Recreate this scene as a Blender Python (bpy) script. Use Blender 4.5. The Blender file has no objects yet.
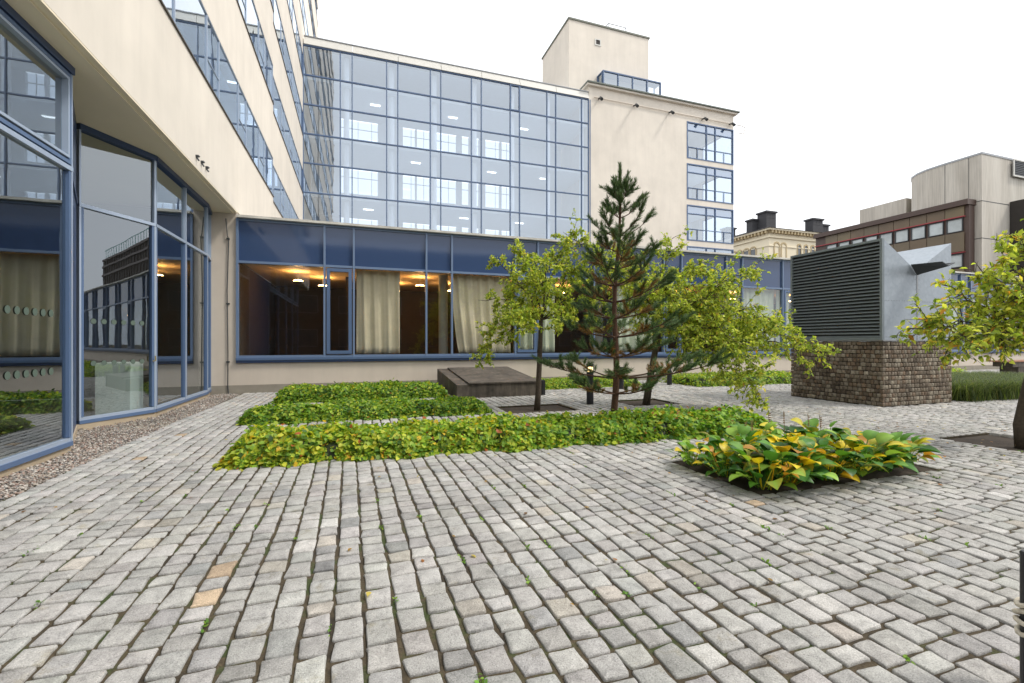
import bpy, math, random
import numpy as np
from mathutils import Vector
random.seed(7); rng = np.random.default_rng(7)
S = bpy.context.scene
C = S.collection
# ------------------------------------------------------------------ camera, sky, sun, exposure
YAW = math.radians(18.8)
FPX = 455.0
cam_d = bpy.data.cameras.new("camera"); cam = bpy.data.objects.new("camera", cam_d); C.objects.link(cam)
cam.location = (0, 0, 1.5); cam.rotation_euler = (math.radians(90), 0, -YAW)
cam_d.sensor_width = 36; cam_d.lens = FPX/1024*36; cam_d.shift_y = 0.0005
cam_d.clip_start = 0.05; cam_d.clip_end = 2000
S.camera = cam
W = bpy.data.worlds.new("World"); S.world = W; W.use_nodes = True
wn = W.node_tree.nodes; wl = W.node_tree.links; wn.clear()
SUN_EL, SUN_AZ = 52, 118      # degrees; azimuth clockwise from +Y
sky = wn.new("ShaderNodeTexSky"); sky.sky_type = 'NISHITA'; sky.sun_disc = False
sky.sun_elevation = math.radians(SUN_EL); sky.sun_rotation = math.radians(SUN_AZ)
sky.dust_density = 4
mix = wn.new("ShaderNodeMixRGB"); mix.inputs[0].default_value = 0.86
mix.inputs[2].default_value = (12.6, 12.8, 13.1, 1)
bg = wn.new("ShaderNodeBackground"); bg.inputs[1].default_value = 0.1
wo = wn.new("ShaderNodeOutputWorld")
wl.new(sky.outputs[0], mix.inputs[1]); wl.new(mix.outputs[0], bg.inputs[0]); wl.new(bg.outputs[0], wo.inputs[0])
sd = bpy.data.lights.new("sun", 'SUN'); sd.energy = 1.8; sd.angle = math.radians(10); sd.color = (1.0, .95, .87)
so = bpy.data.objects.new("sun", sd); C.objects.link(so)
az, el = math.radians(SUN_AZ), math.radians(SUN_EL)
to_sun = Vector((math.sin(az)*math.cos(el), math.cos(az)*math.cos(el), math.sin(el)))
so.rotation_euler = to_sun.to_track_quat('Z', 'Y').to_euler(); so.location = (5, -5, 40)
S.view_settings.view_transform = 'Standard'; S.view_settings.look = 'None'
S.view_settings.exposure = 0.48; S.view_settings.gamma = 1
S.render.engine = 'CYCLES'
S.cycles.max_bounces = 8; S.cycles.transparent_max_bounces = 24
S.cycles.diffuse_bounces = 3; S.cycles.glossy_bounces = 4

# ------------------------------------------------------------------ helpers
FW = np.array([math.sin(YAW), math.cos(YAW), 0]); RT = np.array([math.cos(YAW), -math.sin(YAW), 0])
def at(px, py, Z):
    """point at depth Z (metres in front of the view point) seen at px, py"""
    p = np.array([0, 0, 1.5]) + Z*FW + (px-512)/FPX*Z*RT
    p[2] += (342-py)/FPX*Z
    return p

class MB:
    def __init__(s): s.v = []; s.f = []; s.m = []
    def add(s, vs, fs, m=0):
        b = len(s.v); s.v += [tuple(float(c) for c in q) for q in vs]
        for f in fs: s.f.append(tuple(b+i for i in f)); s.m.append(m)
    def box(s, x0, y0, z0, x1, y1, z1, m=0):
        s.add([(x0,y0,z0),(x1,y0,z0),(x1,y1,z0),(x0,y1,z0),(x0,y0,z1),(x1,y0,z1),(x1,y1,z1),(x0,y1,z1)],
              [(0,3,2,1),(4,5,6,7),(0,1,5,4),(1,2,6,5),(2,3,7,6),(3,0,4,7)], m)
    def wbox(s, p0, p1, z0, z1, t0, t1, m=0, e0=0, e1=0):
        """box along the plan segment p0-p1, from offset t0 to t1 on its outward (right-hand) side"""
        d = np.array(p1, float)-np.array(p0, float); L = np.linalg.norm(d); d /= L
        n = np.array([d[1], -d[0]])
        a = np.array(p0)-d*e0; b = np.array(p1)+d*e1
        q = [a+n*t0, b+n*t0, b+n*t1, a+n*t1]
        vs = [(x, y, z0) for x, y in q]+[(x, y, z1) for x, y in q]
        s.add(vs, [(0,1,2,3),(7,6,5,4),(0,4,5,1),(1,5,6,2),(2,6,7,3),(3,7,4,0)], m)
    def frame(s, p0, p1, z0, z1, w, t0, t1, m=0):
        d = np.array(p1, float)-np.array(p0, float); d /= np.linalg.norm(d)
        p0 = np.array(p0, float); p1 = np.array(p1, float)
        s.wbox(p0, p0+d*w, z0, z1, t0, t1, m); s.wbox(p1-d*w, p1, z0, z1, t0, t1, m)
        s.wbox(p0+d*w, p1-d*w, z0, z0+w, t0, t1, m); s.wbox(p0+d*w, p1-d*w, z1-w, z1, t0, t1, m)
    def quad(s, p0, p1, z0, z1, t, m=0):
        d = np.array(p1, float)-np.array(p0, float); d /= np.linalg.norm(d); n = np.array([d[1], -d[0]])
        a = np.array(p0)+n*t; b = np.array(p1)+n*t
        s.add([(*a, z0), (*b, z0), (*b, z1), (*a, z1)], [(0,1,2,3)], m)
    def prism(s, poly, z0, z1, m=0):
        n = len(poly)
        s.add([(x,y,z0) for x,y in poly]+[(x,y,z1) for x,y in poly],
              [tuple(range(n))[::-1], tuple(range(n, 2*n))]+[(i,(i+1)%n,n+(i+1)%n,n+i) for i in range(n)], m)
    def extrude_y(s, prof, y0, y1, m=0):
        n = len(prof)
        s.add([(x,y0,z) for x,z in prof]+[(x,y1,z) for x,z in prof],
              [tuple(range(n)), tuple(range(n, 2*n))[::-1]]+[(i,n+i,n+(i+1)%n,(i+1)%n) for i in range(n)], m)
    def tube(s, pts, rad, n=8, m=0, cap=True):
        pts = [np.array(p, float) for p in pts]
        if not hasattr(rad, '__len__'): rad = [rad]*len(pts)
        b = len(s.v); up = None
        for i, p in enumerate(pts):
            t = pts[min(i+1, len(pts)-1)]-pts[max(i-1, 0)]; t /= (np.linalg.norm(t)+1e-9)
            if up is None:
                up = np.cross(t, [0,0,1.0]) if abs(t[2]) < .95 else np.cross(t, [1.0,0,0])
            u = up-t*np.dot(up, t); u /= (np.linalg.norm(u)+1e-9); w = np.cross(t, u); up = u
            for k in range(n):
                a = 2*math.pi*k/n
                s.v.append(tuple(p+(u*math.cos(a)+w*math.sin(a))*rad[i]))
        for i in range(len(pts)-1):
            for k in range(n):
                s.f.append((b+i*n+k, b+i*n+(k+1)%n, b+(i+1)*n+(k+1)%n, b+(i+1)*n+k)); s.m.append(m)
        if cap:
            s.f.append(tuple(b+k for k in range(n))[::-1]); s.m.append(m)
            e = b+(len(pts)-1)*n; s.f.append(tuple(e+k for k in range(n))); s.m.append(m)
    def build(s, name, mats, parent=None, origin=None, smooth=False, bevel=0):
        if not isinstance(mats, (list, tuple)): mats = [mats]
        me = bpy.data.meshes.new(name)
        o = bpy.data.objects.new(name, me); C.objects.link(o)
        org = np.zeros(3)
        if parent is not None:
            q = parent
            while q is not None: org = org+np.array(q.location); q = q.parent
            o.parent = parent
        elif origin is not None:
            org = np.array(origin, float); o.location = origin
        me.from_pydata([tuple(np.array(v)-org) for v in s.v], [], s.f)
        for m in mats: me.materials.append(m)
        me.polygons.foreach_set('material_index', s.m)
        if smooth: me.polygons.foreach_set('use_smooth', [True]*len(s.f))
        me.update()
        if bevel:
            b = o.modifiers.new('bevel', 'BEVEL'); b.width = bevel; b.segments = 2; b.limit_method = 'ANGLE'
        return o

def np_mesh(name, V, faces, mats, cols=None, parent=None, origin=(0,0,0), smooth=False):
    """faces: list of int arrays (m,k); cols: (n,3) per vertex"""
    org = np.array(origin, float)
    if parent is not None:
        org = np.array(parent.location, float)
    me = bpy.data.meshes.new(name)
    V = np.asarray(V, float)-org
    me.vertices.add(len(V)); me.vertices.foreach_set('co', V.astype(np.float32).ravel())
    loops = np.concatenate([f.ravel() for f in faces]); starts = []; c = 0
    for f in faces:
        k = f.shape[1]; starts.append(c+np.arange(len(f))*k); c += f.size
    starts = np.concatenate(starts)
    me.loops.add(len(loops)); me.loops.foreach_set('vertex_index', loops.astype(np.int32))
    me.polygons.add(len(starts)); me.polygons.foreach_set('loop_start', starts.astype(np.int32))
    if smooth: me.polygons.foreach_set('use_smooth', np.ones(len(starts), bool))
    me.update(calc_edges=True); me.validate()
    if cols is not None:
        a = me.color_attributes.new('Col', 'FLOAT_COLOR', 'POINT')
        cc = np.ones((len(V), 4), np.float32); cc[:, :3] = cols
        a.data.foreach_set('color', cc.ravel())
    if not isinstance(mats, (list, tuple)): mats = [mats]
    for m in mats: me.materials.append(m)
    o = bpy.data.objects.new(name, me); C.objects.link(o)
    if parent is not None: o.parent = parent
    else: o.location = origin
    return o

def tag(o, label=None, cat=None, group=None, kind=None):
    if label: o['label'] = label
    if cat: o['category'] = cat
    if group: o['group'] = group
    if kind: o['kind'] = kind
    return o
def thing(name, label, cat, loc, group=None):
    o = bpy.data.objects.new(name, None); C.objects.link(o); o.location = loc
    o.empty_display_size = .2
    return tag(o, label, cat, group)
def copy_tree(o, parent=None):
    c = o.copy(); C.objects.link(c); c.parent = parent
    for ch in list(o.children): copy_tree(ch, c)
    return c

# ------------------------------------------------------------------ materials
def mat(name):
    m = bpy.data.materials.new(name); m.use_nodes = True
    nt = m.node_tree; return m, nt, nt.nodes['Principled BSDF']
def noise(nt, scale, detail=4, rough=.6, coord='Object', sc=(1,1,1)):
    tc = nt.nodes.new('ShaderNodeTexCoord'); mp = nt.nodes.new('ShaderNodeMapping'); mp.inputs['Scale'].default_value = sc
    nt.links.new(tc.outputs[coord], mp.inputs[0])
    n = nt.nodes.new('ShaderNodeTexNoise'); n.inputs['Scale'].default_value = scale
    n.inputs['Detail'].default_value = detail; n.inputs['Roughness'].default_value = rough
    nt.links.new(mp.outputs[0], n.inputs['Vector']); return n.outputs['Fac']
def ramp(nt, fac, stops):
    r = nt.nodes.new('ShaderNodeValToRGB'); nt.links.new(fac, r.inputs[0])
    e = r.color_ramp.elements
    while len(e) < len(stops): e.new(.5)
    for i, (p, c) in enumerate(stops):
        e[i].position = p; e[i].color = (c[0], c[1], c[2], 1) if hasattr(c, '__len__') else (c, c, c, 1)
    return r.outputs[0]
def mul(nt, a, b, fac=1.0, mode='MULTIPLY'):
    m = nt.nodes.new('ShaderNodeMixRGB'); m.blend_type = mode; m.inputs[0].default_value = fac
    for i, s in ((1, a), (2, b)):
        if hasattr(s, 'is_linked'): nt.links.new(s, m.inputs[i])
        else: m.inputs[i].default_value = (*s, 1)
    return m.outputs[0]
def bump(nt, bsdf, h, strength=.3, dist=.01):
    b = nt.nodes.new('ShaderNodeBump'); b.inputs['Strength'].default_value = strength; b.inputs['Distance'].default_value = dist
    nt.links.new(h, b.inputs['Height']); nt.links.new(b.outputs[0], bsdf.inputs['Normal'])
def simple(name, col, rough=.6, metal=0, var=.12, vs=3.0, bs=0, bscale=60, streak=0):
    m, nt, b = mat(name)
    n = noise(nt, vs, 5)
    c = mul(nt, ramp(nt, n, [(.3, 1-var), (.7, 1+var*.3)]), col)
    if streak:
        n2 = noise(nt, 2.5, 4, .6, sc=(1, 1, .12)); c = mul(nt, c, ramp(nt, n2, [(.35, 1-streak), (.6, 1.0)]))
    nt.links.new(c, b.inputs['Base Color'])
    b.inputs['Roughness'].default_value = rough; b.inputs['Metallic'].default_value = metal
    if bs: bump(nt, b, noise(nt, bscale, 4), bs, .004)
    return m
M = {}
M['cream'] = simple('cream_render', (.74, .68, .595), .85, var=.10, vs=.55, bs=.2, bscale=45, streak=.05)
M['cream_low'] = simple('beige_render', (.62, .545, .46), .85, var=.08, vs=1.1, bs=.25, bscale=50, streak=.05)
M['soffit'] = simple('soffit_render', (.80, .71, .53), .85, var=.04, vs=.8, bs=.15)
M['plinth'] = simple('grey_plinth', (.30, .27, .22), .9, var=.2, vs=2.5, bs=.4)
M['blue'] = simple('blue_frame_paint', (.09, .145, .26), .38, var=.06)
M['lblue'] = simple('light_blue_frame_paint', (.36, .43, .54), .35, metal=.2, var=.05)
M['dblue'] = simple('dark_blue_trim', (.035, .065, .15), .4, var=.06)
M['coping'] = simple('pale_coping', (.62, .60, .54), .6, var=.25, vs=3.5)
M['panelw'] = simple('pale_parapet_panel', (.62, .61, .57), .6, var=.05)
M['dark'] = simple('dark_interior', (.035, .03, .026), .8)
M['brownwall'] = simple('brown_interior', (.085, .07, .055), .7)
M['ceil'] = simple('glow_tinted_ceiling', (.75, .55, .32), .8)  # orange of the lamp glow is put into the ceiling's base colour
M['floorin'] = simple('interior_floor', (.20, .17, .14), .35)
M['white_in'] = simple('white_interior', (.86, .88, .90), .8, var=.03)
M['concrete'] = None
M['black'] = simple('black_metal', (.018, .018, .022), .45)
M['steel'] = simple('grey_steel', (.30, .31, .32), .4, metal=.6)
M['darkmetal'] = simple('dark_grey_metal', (.05, .055, .06), .5, metal=.2)
M['slat'] = simple('louver_slat_paint', (.20, .235, .25), .45, metal=.2, var=.1)
M['roofdark'] = simple('dark_roof_felt', (.045, .045, .05), .8, var=.2)
M['yellow'] = simple('yellow_stucco', (.78, .70, .53), .85, var=.06, vs=.4)
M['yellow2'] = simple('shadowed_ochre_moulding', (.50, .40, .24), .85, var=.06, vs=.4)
M['bronze'] = simple('bronze_brown_panel', (.16, .105, .06), .5, var=.25, vs=.35)
M['bronze2'] = simple('dark_brown_cap', (.075, .045, .035), .5)
M['red'] = simple('red_trim', (.35, .04, .05), .5)
M['teal'] = simple('teal_paint', (.18, .55, .48), .5)
M['curtain'] = simple('beige_curtain_cloth', (.82, .76, .58), .9, var=.1)
M['bench'] = simple('weathered_wood', (.33, .16, .09), .6, var=.25, vs=8)
M['bark'] = simple('grey_brown_bark', (.085, .065, .045), .9, var=.4, vs=30, bs=.6, bscale=90)
M['pinebark'] = simple('red_brown_bark', (.10, .05, .028), .9, var=.4, vs=25, bs=.8, bscale=70)
M['soil'] = simple('dark_soil', (.055, .04, .028), 1, var=.5, vs=12, bs=1, bscale=60)
M['rope'] = simple('pale_rope', (.70, .64, .52), .9, var=.3, vs=60)

def glass(name, base, tint, power=4, rough=.0, wav=.02):
    m = bpy.data.materials.new(name); m.use_nodes = True; nt = m.node_tree; nt.nodes.clear()
    o = nt.nodes.new('ShaderNodeOutputMaterial'); mx = nt.nodes.new('ShaderNodeMixShader')
    tr = nt.nodes.new('ShaderNodeBsdfTransparent'); tr.inputs[0].default_value = (*tint, 1)
    gl = nt.nodes.new('ShaderNodeBsdfGlossy'); gl.inputs['Roughness'].default_value = rough; gl.inputs[0].default_value = (.86, .93, 1, 1)
    lw = nt.nodes.new('ShaderNodeLayerWeight'); lw.inputs[0].default_value = .5
    pw = nt.nodes.new('ShaderNodeMath'); pw.operation = 'POWER'; pw.inputs[1].default_value = power
    ma = nt.nodes.new('ShaderNodeMath'); ma.operation = 'MULTIPLY_ADD'; ma.inputs[1].default_value = 1-base; ma.inputs[2].default_value = base
    nt.links.new(lw.outputs['Facing'], pw.inputs[0]); nt.links.new(pw.outputs[0], ma.inputs[0])
    nt.links.new(ma.outputs[0], mx.inputs[0]); nt.links.new(tr.outputs[0], mx.inputs[1]); nt.links.new(gl.outputs[0], mx.inputs[2])
    n = noise(nt, .9, 2); b = nt.nodes.new('ShaderNodeBump'); b.inputs['Strength'].default_value = wav; b.inputs['Distance'].default_value = .3
    nt.links.new(n, b.inputs['Height']); nt.links.new(b.outputs[0], gl.inputs['Normal'])
    nt.links.new(mx.outputs[0], o.inputs[0]); return m
M['glass'] = glass('window_glass', .10, (.88, .87, .84), 3.2, wav=.003)
M['glass_door'] = glass('lobby_glass', .19, (.66, .71, .69), 2.6, wav=.003)
M['glass_sky'] = glass('curtain_wall_glass', .33, (.76, .84, .93), 2.8, wav=.006)
M['glass_far'] = glass('far_window_glass', .35, (.5, .55, .6), 3)
def emis(name, col, st):
    m, nt, b = mat(name); b.inputs['Base Color'].default_value = (*col, 1)
    b.inputs['Emission Color'].default_value = (*col, 1); b.inputs['Emission Strength'].default_value = st; return m
M['lamp_warm'] = emis('warm_lamp', (1.0, .58, .21), 42)
M['lamp_white'] = emis('white_lamp', (1, .97, .9), 2.2)
M['lamp_bollard'] = emis('bollard_lamp', (1.0, .72, .3), 3)
# spandrel glass panels: dark blue, glossy
m, nt, b = mat('blue_spandrel_glass'); b.inputs['Base Color'].default_value = (.045, .078, .165, 1)
b.inputs['Roughness'].default_value = .06; b.inputs['IOR'].default_value = 1.5
n = noise(nt, .8, 2); bump(nt, b, n, .004, .3); M['spandrel'] = m
# board-marked concrete
m, nt, b = mat('board_marked_concrete')
n1 = noise(nt, .5, 5, .65, sc=(1, 1, .15)); n2 = noise(nt, 5, 4, .6, sc=(2, 2, .06))
c = mul(nt, ramp(nt, n1, [(.3, (.42, .385, .33)), (.65, (.60, .565, .50))]), ramp(nt, n2, [(.35, .82), (.65, 1.05)]))
nt.links.new(c, b.inputs['Base Color']); b.inputs['Roughness'].default_value = .9; M['concrete'] = m
# hatch concrete with stains
m, nt, b = mat('stained_dark_concrete')
n1 = noise(nt, 2.2, 6, .65); n2 = noise(nt, 9, 4, .6, sc=(1, 1, .15))
c = mul(nt, ramp(nt, n1, [(.3, (.045, .038, .03)), (.7, (.15, .125, .10))]), ramp(nt, n2, [(.35, .6), (.65, 1.1)]))
nt.links.new(c, b.inputs['Base Color']); b.inputs['Roughness'].default_value = .8; bump(nt, b, noise(nt, 40, 5), .5, .006); M['hatch'] = m
# galvanised metal
m, nt, b = mat('galvanised_sheet')
tc = nt.nodes.new('ShaderNodeTexCoord'); vo = nt.nodes.new('ShaderNodeTexVoronoi'); vo.inputs['Scale'].default_value = 14
nt.links.new(tc.outputs['Object'], vo.inputs['Vector'])
c = mul(nt, ramp(nt, vo.outputs['Color'], [(0, (.30, .345, .39)), (1, (.37, .415, .46))]), ramp(nt, noise(nt, 1.2, 5), [(.3, .93), (.7, 1.03)]))
nt.links.new(c, b.inputs['Base Color']); b.inputs['Metallic'].default_value = .35; b.inputs['Roughness'].default_value = .42; M['galv'] = m
def attr_mat(name, rough=.8, speck=None, bs=0, transl=0, spec=.5):
    m, nt, b = mat(name)
    a = nt.nodes.new('ShaderNodeAttribute'); a.attribute_name = 'Col'; c = a.outputs['Color']
    if speck:
        n = noise(nt, speck, 3, .7); c = mul(nt, c, ramp(nt, n, [(.30, .40), (.44, .92), (.58, 1.06), (.70, 1.5)]))
        n = noise(nt, 9, 6, .75); c = mul(nt, c, ramp(nt, n, [(.32, .68), (.5, .98), (.65, 1.14)]))
        n = noise(nt, .9, 4, .6); c = mul(nt, c, ramp(nt, n, [(.35, .84), (.6, 1.04)]))
        n = noise(nt, 3.1, 6, .7); c = mul(nt, c, ramp(nt, n, [(.60, (1, 1, 1)), (.74, (.72, .66, .50))]))
    nt.links.new(c, b.inputs['Base Color']); b.inputs['Roughness'].default_value = rough
    b.inputs['Specular IOR Level'].default_value = spec
    if bs:
        bump(nt, b, noise(nt, 75, 6, .75), bs, .007)
    if transl:
        t = nt.nodes.new('ShaderNodeBsdfTranslucent'); mx = nt.nodes.new('ShaderNodeMixShader'); mx.inputs[0].default_value = transl
        br = mul(nt, c, (1.5, 1.5, .8)); nt.links.new(br, t.inputs[0])
        out = nt.nodes['Material Output']
        nt.links.new(b.outputs[0], mx.inputs[1]); nt.links.new(t.outputs[0], mx.inputs[2]); nt.links.new(mx.outputs[0], out.inputs[0])
    return m
M['sett'] = attr_mat('granite_setts', .78, speck=150, bs=.9, spec=.3)
M['pebble'] = attr_mat('gravel_stones', .75, speck=150)
M['leaf'] = attr_mat('leaf', .5, transl=.42, spec=.4)
M['needle'] = attr_mat('pine_needle', .6, transl=.12, spec=.3)
m, nt, b = mat('joint_sand')
c = ramp(nt, noise(nt, 2.2, 6, .7), [(.38, (.035, .027, .017)), (.52, (.085, .064, .036)), (.60, (.048, .065, .018))])
c = mul(nt, c, ramp(nt, noise(nt, 70, 4, .7), [(.3, .55), (.7, 1.3)]))
nt.links.new(c, b.inputs['Base Color']); b.inputs['Roughness'].default_value = 1; bump(nt, b, noise(nt, 90, 4), 1, .01); M['joint'] = m

# ------------------------------------------------------------------ ground
WALL_Y = 15.28
PITS = [(3.1, 9.05, 4.65, 10.2, 'pit'), (6.15, 9.2, 7.5, 10.3, 'pit'), (8.6, 3.5, 10.0, 4.62, 'pit'), (3.65, 3.46, 6.52, 4.78, 'bed')]
g = MB(); g.add([(-300,-300,-.075),(300,-300,-.075),(300,300,-.075),(-300,300,-.075)], [(0,1,2,3)])
tag(g.build('ground', M['soil']), kind='structure')
X0, X1, Y0, Y1 = -3.22, 40.0, -2.6, 15.3
xs = sorted({X0, X1, *[p[0] for p in PITS], *[p[2] for p in PITS]}); ys = sorted({Y0, Y1, *[p[1] for p in PITS], *[p[3] for p in PITS]})
g = MB()
for i in range(len(xs)-1):
    for j in range(len(ys)-1):
        cx, cy = (xs[i]+xs[i+1])/2, (ys[j]+ys[j+1])/2
        if any(p[0] < cx < p[2] and p[1] < cy < p[3] for p in PITS): continue
        g.box(xs[i], ys[j], -.074, xs[i+1], ys[j+1], -.015)
tag(g.build('paving_bed', M['joint']), kind='structure')

def stones(cx, cy, a, b, rot, N, z0, colr, hgt=.05, corner=5.0, jit=.062, dome=.004, seedz=None):
    """sett shaped stones: cx,cy centres, a,b half sizes. returns V, faces, cols"""
    n = len(cx)
    q = [(1, .02), (1, .86), (.965, .965), (.86, 1)] if N >= 12 else [(1, .84), (.84, 1)]
    out = []
    for k in range(4):
        for (a_, b_) in q:
            for _ in range(k): a_, b_ = -b_, a_
            out.append((a_, b_))
    out = np.array(out); N = len(out); ux, uy = out[:, 0], out[:, 1]
    J = 1+jit*rng.standard_normal((n, N))*.75
    J = (J+np.roll(J, 1, 1)*.6)/1.6
    skew = rng.normal(0, .05, (n, 1)); tapx = rng.normal(0, .05, (n, 1))
    px = a[:, None]*ux[None]*J*(1+tapx*uy[None]); py = b[:, None]*uy[None]*J*(1+skew*ux[None])
    if N >= 12: rings = [(.55, 0.0), (.93, -.0008), (.985, -.0035), (1.01, -.011), (1.02, -hgt)]
    else: rings = [(.90, -.001), (.99, -.007), (1.03, -hgt)]
    tx = rng.normal(0, .018, (n, 1)); ty = rng.normal(0, .018, (n, 1)); dz = z0+rng.normal(0, .0025, (n, 1))
    cr, sr = np.cos(rot)[:, None], np.sin(rot)[:, None]
    VS = []
    def put(X, Y, Zl):
        VS.append(np.stack([cx[:, None]+X*cr-Y*sr, cy[:, None]+X*sr+Y*cr, dz+Zl+X*tx+Y*ty], -1))
    put(np.zeros((n, 1)), np.zeros((n, 1)), np.full((n, 1), dome*.4))
    for k, (s, z) in enumerate(rings):
        rough = rng.normal(0, .0012, (n, N)) if k < 3 else 0
        put(px*s, py*s, z+rough+np.zeros((n, N)))
    V = np.concatenate(VS, 1); K = V.shape[1]; base = (np.arange(n)*K)[:, None, None]
    i = np.arange(N); j = (i+1) % N
    tri = np.stack([np.zeros(N, int), 1+i, 1+j], -1)[None]+base
    q = []
    for k in range(len(rings)-1):
        o = 1+k*N; q.append(np.stack([o+i, o+N+i, o+N+j, o+j], -1))
    q = np.concatenate(q)[None]+base
    cols = np.repeat(colr, K, 0)
    return V.reshape(-1, 3), [tri.reshape(-1, 3), q.reshape(-1, 4)], cols

def joinm(parts):
    V = []; C_ = []; F = {}; off = 0
    for v, fs, c in parts:
        V.append(v); C_.append(c)
        for f in fs: F.setdefault(f.shape[1], []).append(f+off)
        off += len(v)
    return np.concatenate(V), [np.concatenate(x) for x in F.values()], np.concatenate(C_)

# courses of setts running away along Y
cxs, cys, aa, bb = [], [], [], []
x = X0+.02
while x < X1:
    w = random.uniform(.152, .174); xc = x+w/2; y = Y0+random.uniform(0, .15)
    ph = random.uniform(0, 6); am = .008
    while y < Y1-.1:
        L = random.choice([.125, .145, .16, .17, .18, .195, .215])*random.uniform(.93, 1.07)
        for p in PITS:
            if p[0] < xc < p[2]:
                if y < p[1] < y+L: L = p[1]-y
                elif p[1] <= y+1e-6 and y < p[3]: y = p[3]
        if L < .06: y += L+1e-4; continue
        yc = y+L/2
        # drifting course line shared by all columns, so courses bow together
        xo = .05*math.sin(yc*.55+xc*.12)+.008*math.sin(yc*1.3+xc*.4)+.003*math.sin(yc*4+ph)
        X_ = xc+xo
        gap = random.uniform(.018, .029)
        ok = True
        if ok and not (11.5 < X_ < 14.0 and 7.2 < yc < 9.5) and X_ > X0-.03 and yc < Y1-.05:
            cxs.append(X_); cys.append(yc); aa.append((w-gap)/2); bb.append((L-gap)/2)
        y += L
    x += w
cxs, cys, aa, bb = map(np.array, (cxs, cys, aa, bb)); n = len(cxs)
slope = (.05*.55*np.cos(cys*.55+cxs*.12)+.0104*np.cos(cys*1.3+cxs*.4))
rot = -slope+rng.normal(0, .018, n)
col = np.array([.400, .390, .370])*(1+rng.normal(0, .08, (n, 1)))+rng.normal(0, .003, (n, 3))
wm = rng.random(n); col[wm < .04] *= np.array([1.05, 1.0, .93]); col[wm > .95] *= np.array([.82, .84, .86]); col[(wm > .45) & (wm < .47)] *= 1.22
col[(wm > .6) & (wm < .601)] *= np.array([1.15, .92, .68])
dist = np.hypot(cxs-1, cys)
parts = []
for mask, N in ((dist < 6.0, 16), ((dist >= 6.0), 8)):
    parts.append(stones(cxs[mask], cys[mask], aa[mask], bb[mask], rot[mask], N, 0.0, np.clip(col[mask], .1, .7)))
V, F, Cc = joinm(parts)
tag(np_mesh('paving', V, F, M['sett'], Cc), kind='structure')
# gravel strip
def ico():
    t = (1+5**.5)/2
    v = np.array([(-1,t,0),(1,t,0),(-1,-t,0),(1,-t,0),(0,-1,t),(0,1,t),(0,-1,-t),(0,1,-t),(t,0,-1),(t,0,1),(-t,0,-1),(-t,0,1)], float)
    v /= np.linalg.norm(v[0])
    f = np.array([(0,11,5),(0,5,1),(0,1,7),(0,7,10),(0,10,11),(1,5,9),(5,11,4),(11,10,2),(10,7,6),(7,1,8),(3,9,4),(3,4,2),(3,2,6),(3,6,8),(3,8,9),(4,9,5),(2,4,11),(6,2,10),(8,6,7),(9,8,1)])
    return v, f
iv, if_ = ico()
def glass_x(y):   # plan position of the glazed front's foot
    if y < 7.88: return -3.73
    if y < 9.83: return -3.73-(y-7.88)/1.95*.82
    if y < 11.06: return -4.55+(y-9.83)/1.23*.67
    return -3.88
P = []
for i in range(26000):
    y = random.uniform(1.0, 15.25) if random.random() < .6 else random.uniform(3.5, 9.5)
    gx = glass_x(y)
    xr = -3.16 if y < 15 else -3.3
    t = random.random(); xx = gx-.05+(xr-gx+.02)*t
    if random.random() < .04: xx += abs(random.gauss(0, .12))
    P.append((xx, y, random.uniform(-.05, .0)))
P = np.array(P); n = len(P)
sc = rng.uniform(.008, .021, (n, 1, 1))*np.array([1, .8, .6])*(1+rng.normal(0, .15, (n, 1, 3)))
ang = rng.uniform(0, 6.28, n); v = iv[None]*(1+rng.normal(0, .12, (n, 12, 1)))*sc
ca, sa = np.cos(ang)[:, None], np.sin(ang)[:, None]
v = np.stack([v[..., 0]*ca-v[..., 1]*sa, v[..., 0]*sa+v[..., 1]*ca, v[..., 2]], -1)+P[:, None]
pal = np.array([(.34,.29,.24),(.42,.38,.34),(.24,.20,.17),(.30,.21,.17),(.5,.46,.41),(.20,.19,.18)])
cc = pal[rng.integers(0, len(pal), n)]*(1+rng.normal(0, .1, (n, 1)))
tag(np_mesh('gravel', v.reshape(-1, 3), [(if_[None]+(np.arange(n)*12)[:, None, None]).reshape(-1, 3)], M['pebble'], np.repeat(cc, 12, 0)), kind='stuff')
bpy.data.objects['gravel']['label'] = 'strip of reddish grey gravel along the foot of the glazed front'
g = MB(); g.prism([(-4.7, -2.6), (X0, -2.6), (X0, 15.27), (-4.6, 15.27)], -.074, -.035)
tag(g.build('gravel_base', M['plinth']), kind='structure')

# ------------------------------------------------------------------ office building on the left (overhanging storeys, glazed ground floor)
FX = -3.33; FX2 = -3.45; YS = 21.3; YE = 46.0; SOF = 5.33
T = thing('office_building', 'tall cream office building on the left with ribbon windows and glazed blue framed ground floor', 'building', (-6, 20, 0))
Z0, HW, ST = 7.57, 1.64, 3.88
NR = 9
w = MB()
for (ya, yb, fx) in ((-6, YS-.012, FX), (YS+.012, YE, FX2)):
    z = SOF
    for k in range(NR+1):
        zt = Z0+ST*k
        if k == NR: zt = z+1.9
        w.box(fx-.35, ya, z, fx, yb, zt)
        z = zt+HW
w.box(-14, -6, SOF+.001, FX-.35, YE, SOF+.3)                       # floor slab
w.box(-14, -6, SOF, -13.6, YE, Z0+ST*NR); w.box(-13.6, YE-.4, SOF+.3, FX2-.35, YE, Z0+ST*NR); w.box(-13.6, -6, SOF+.3, FX-.35, -5.6, Z0+ST*NR)
w.build('wall', M['cream'], T)
s_ = MB(); s_.box(-13.9, -6, SOF-.06, FX-.10, 15.27, SOF-.002)
s_.box(FX-.10, -6, SOF-.03, FX-.002, 15.27, SOF-.002, 0)
s_.build('soffit', M['soffit'], T)
s_ = MB()
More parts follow.
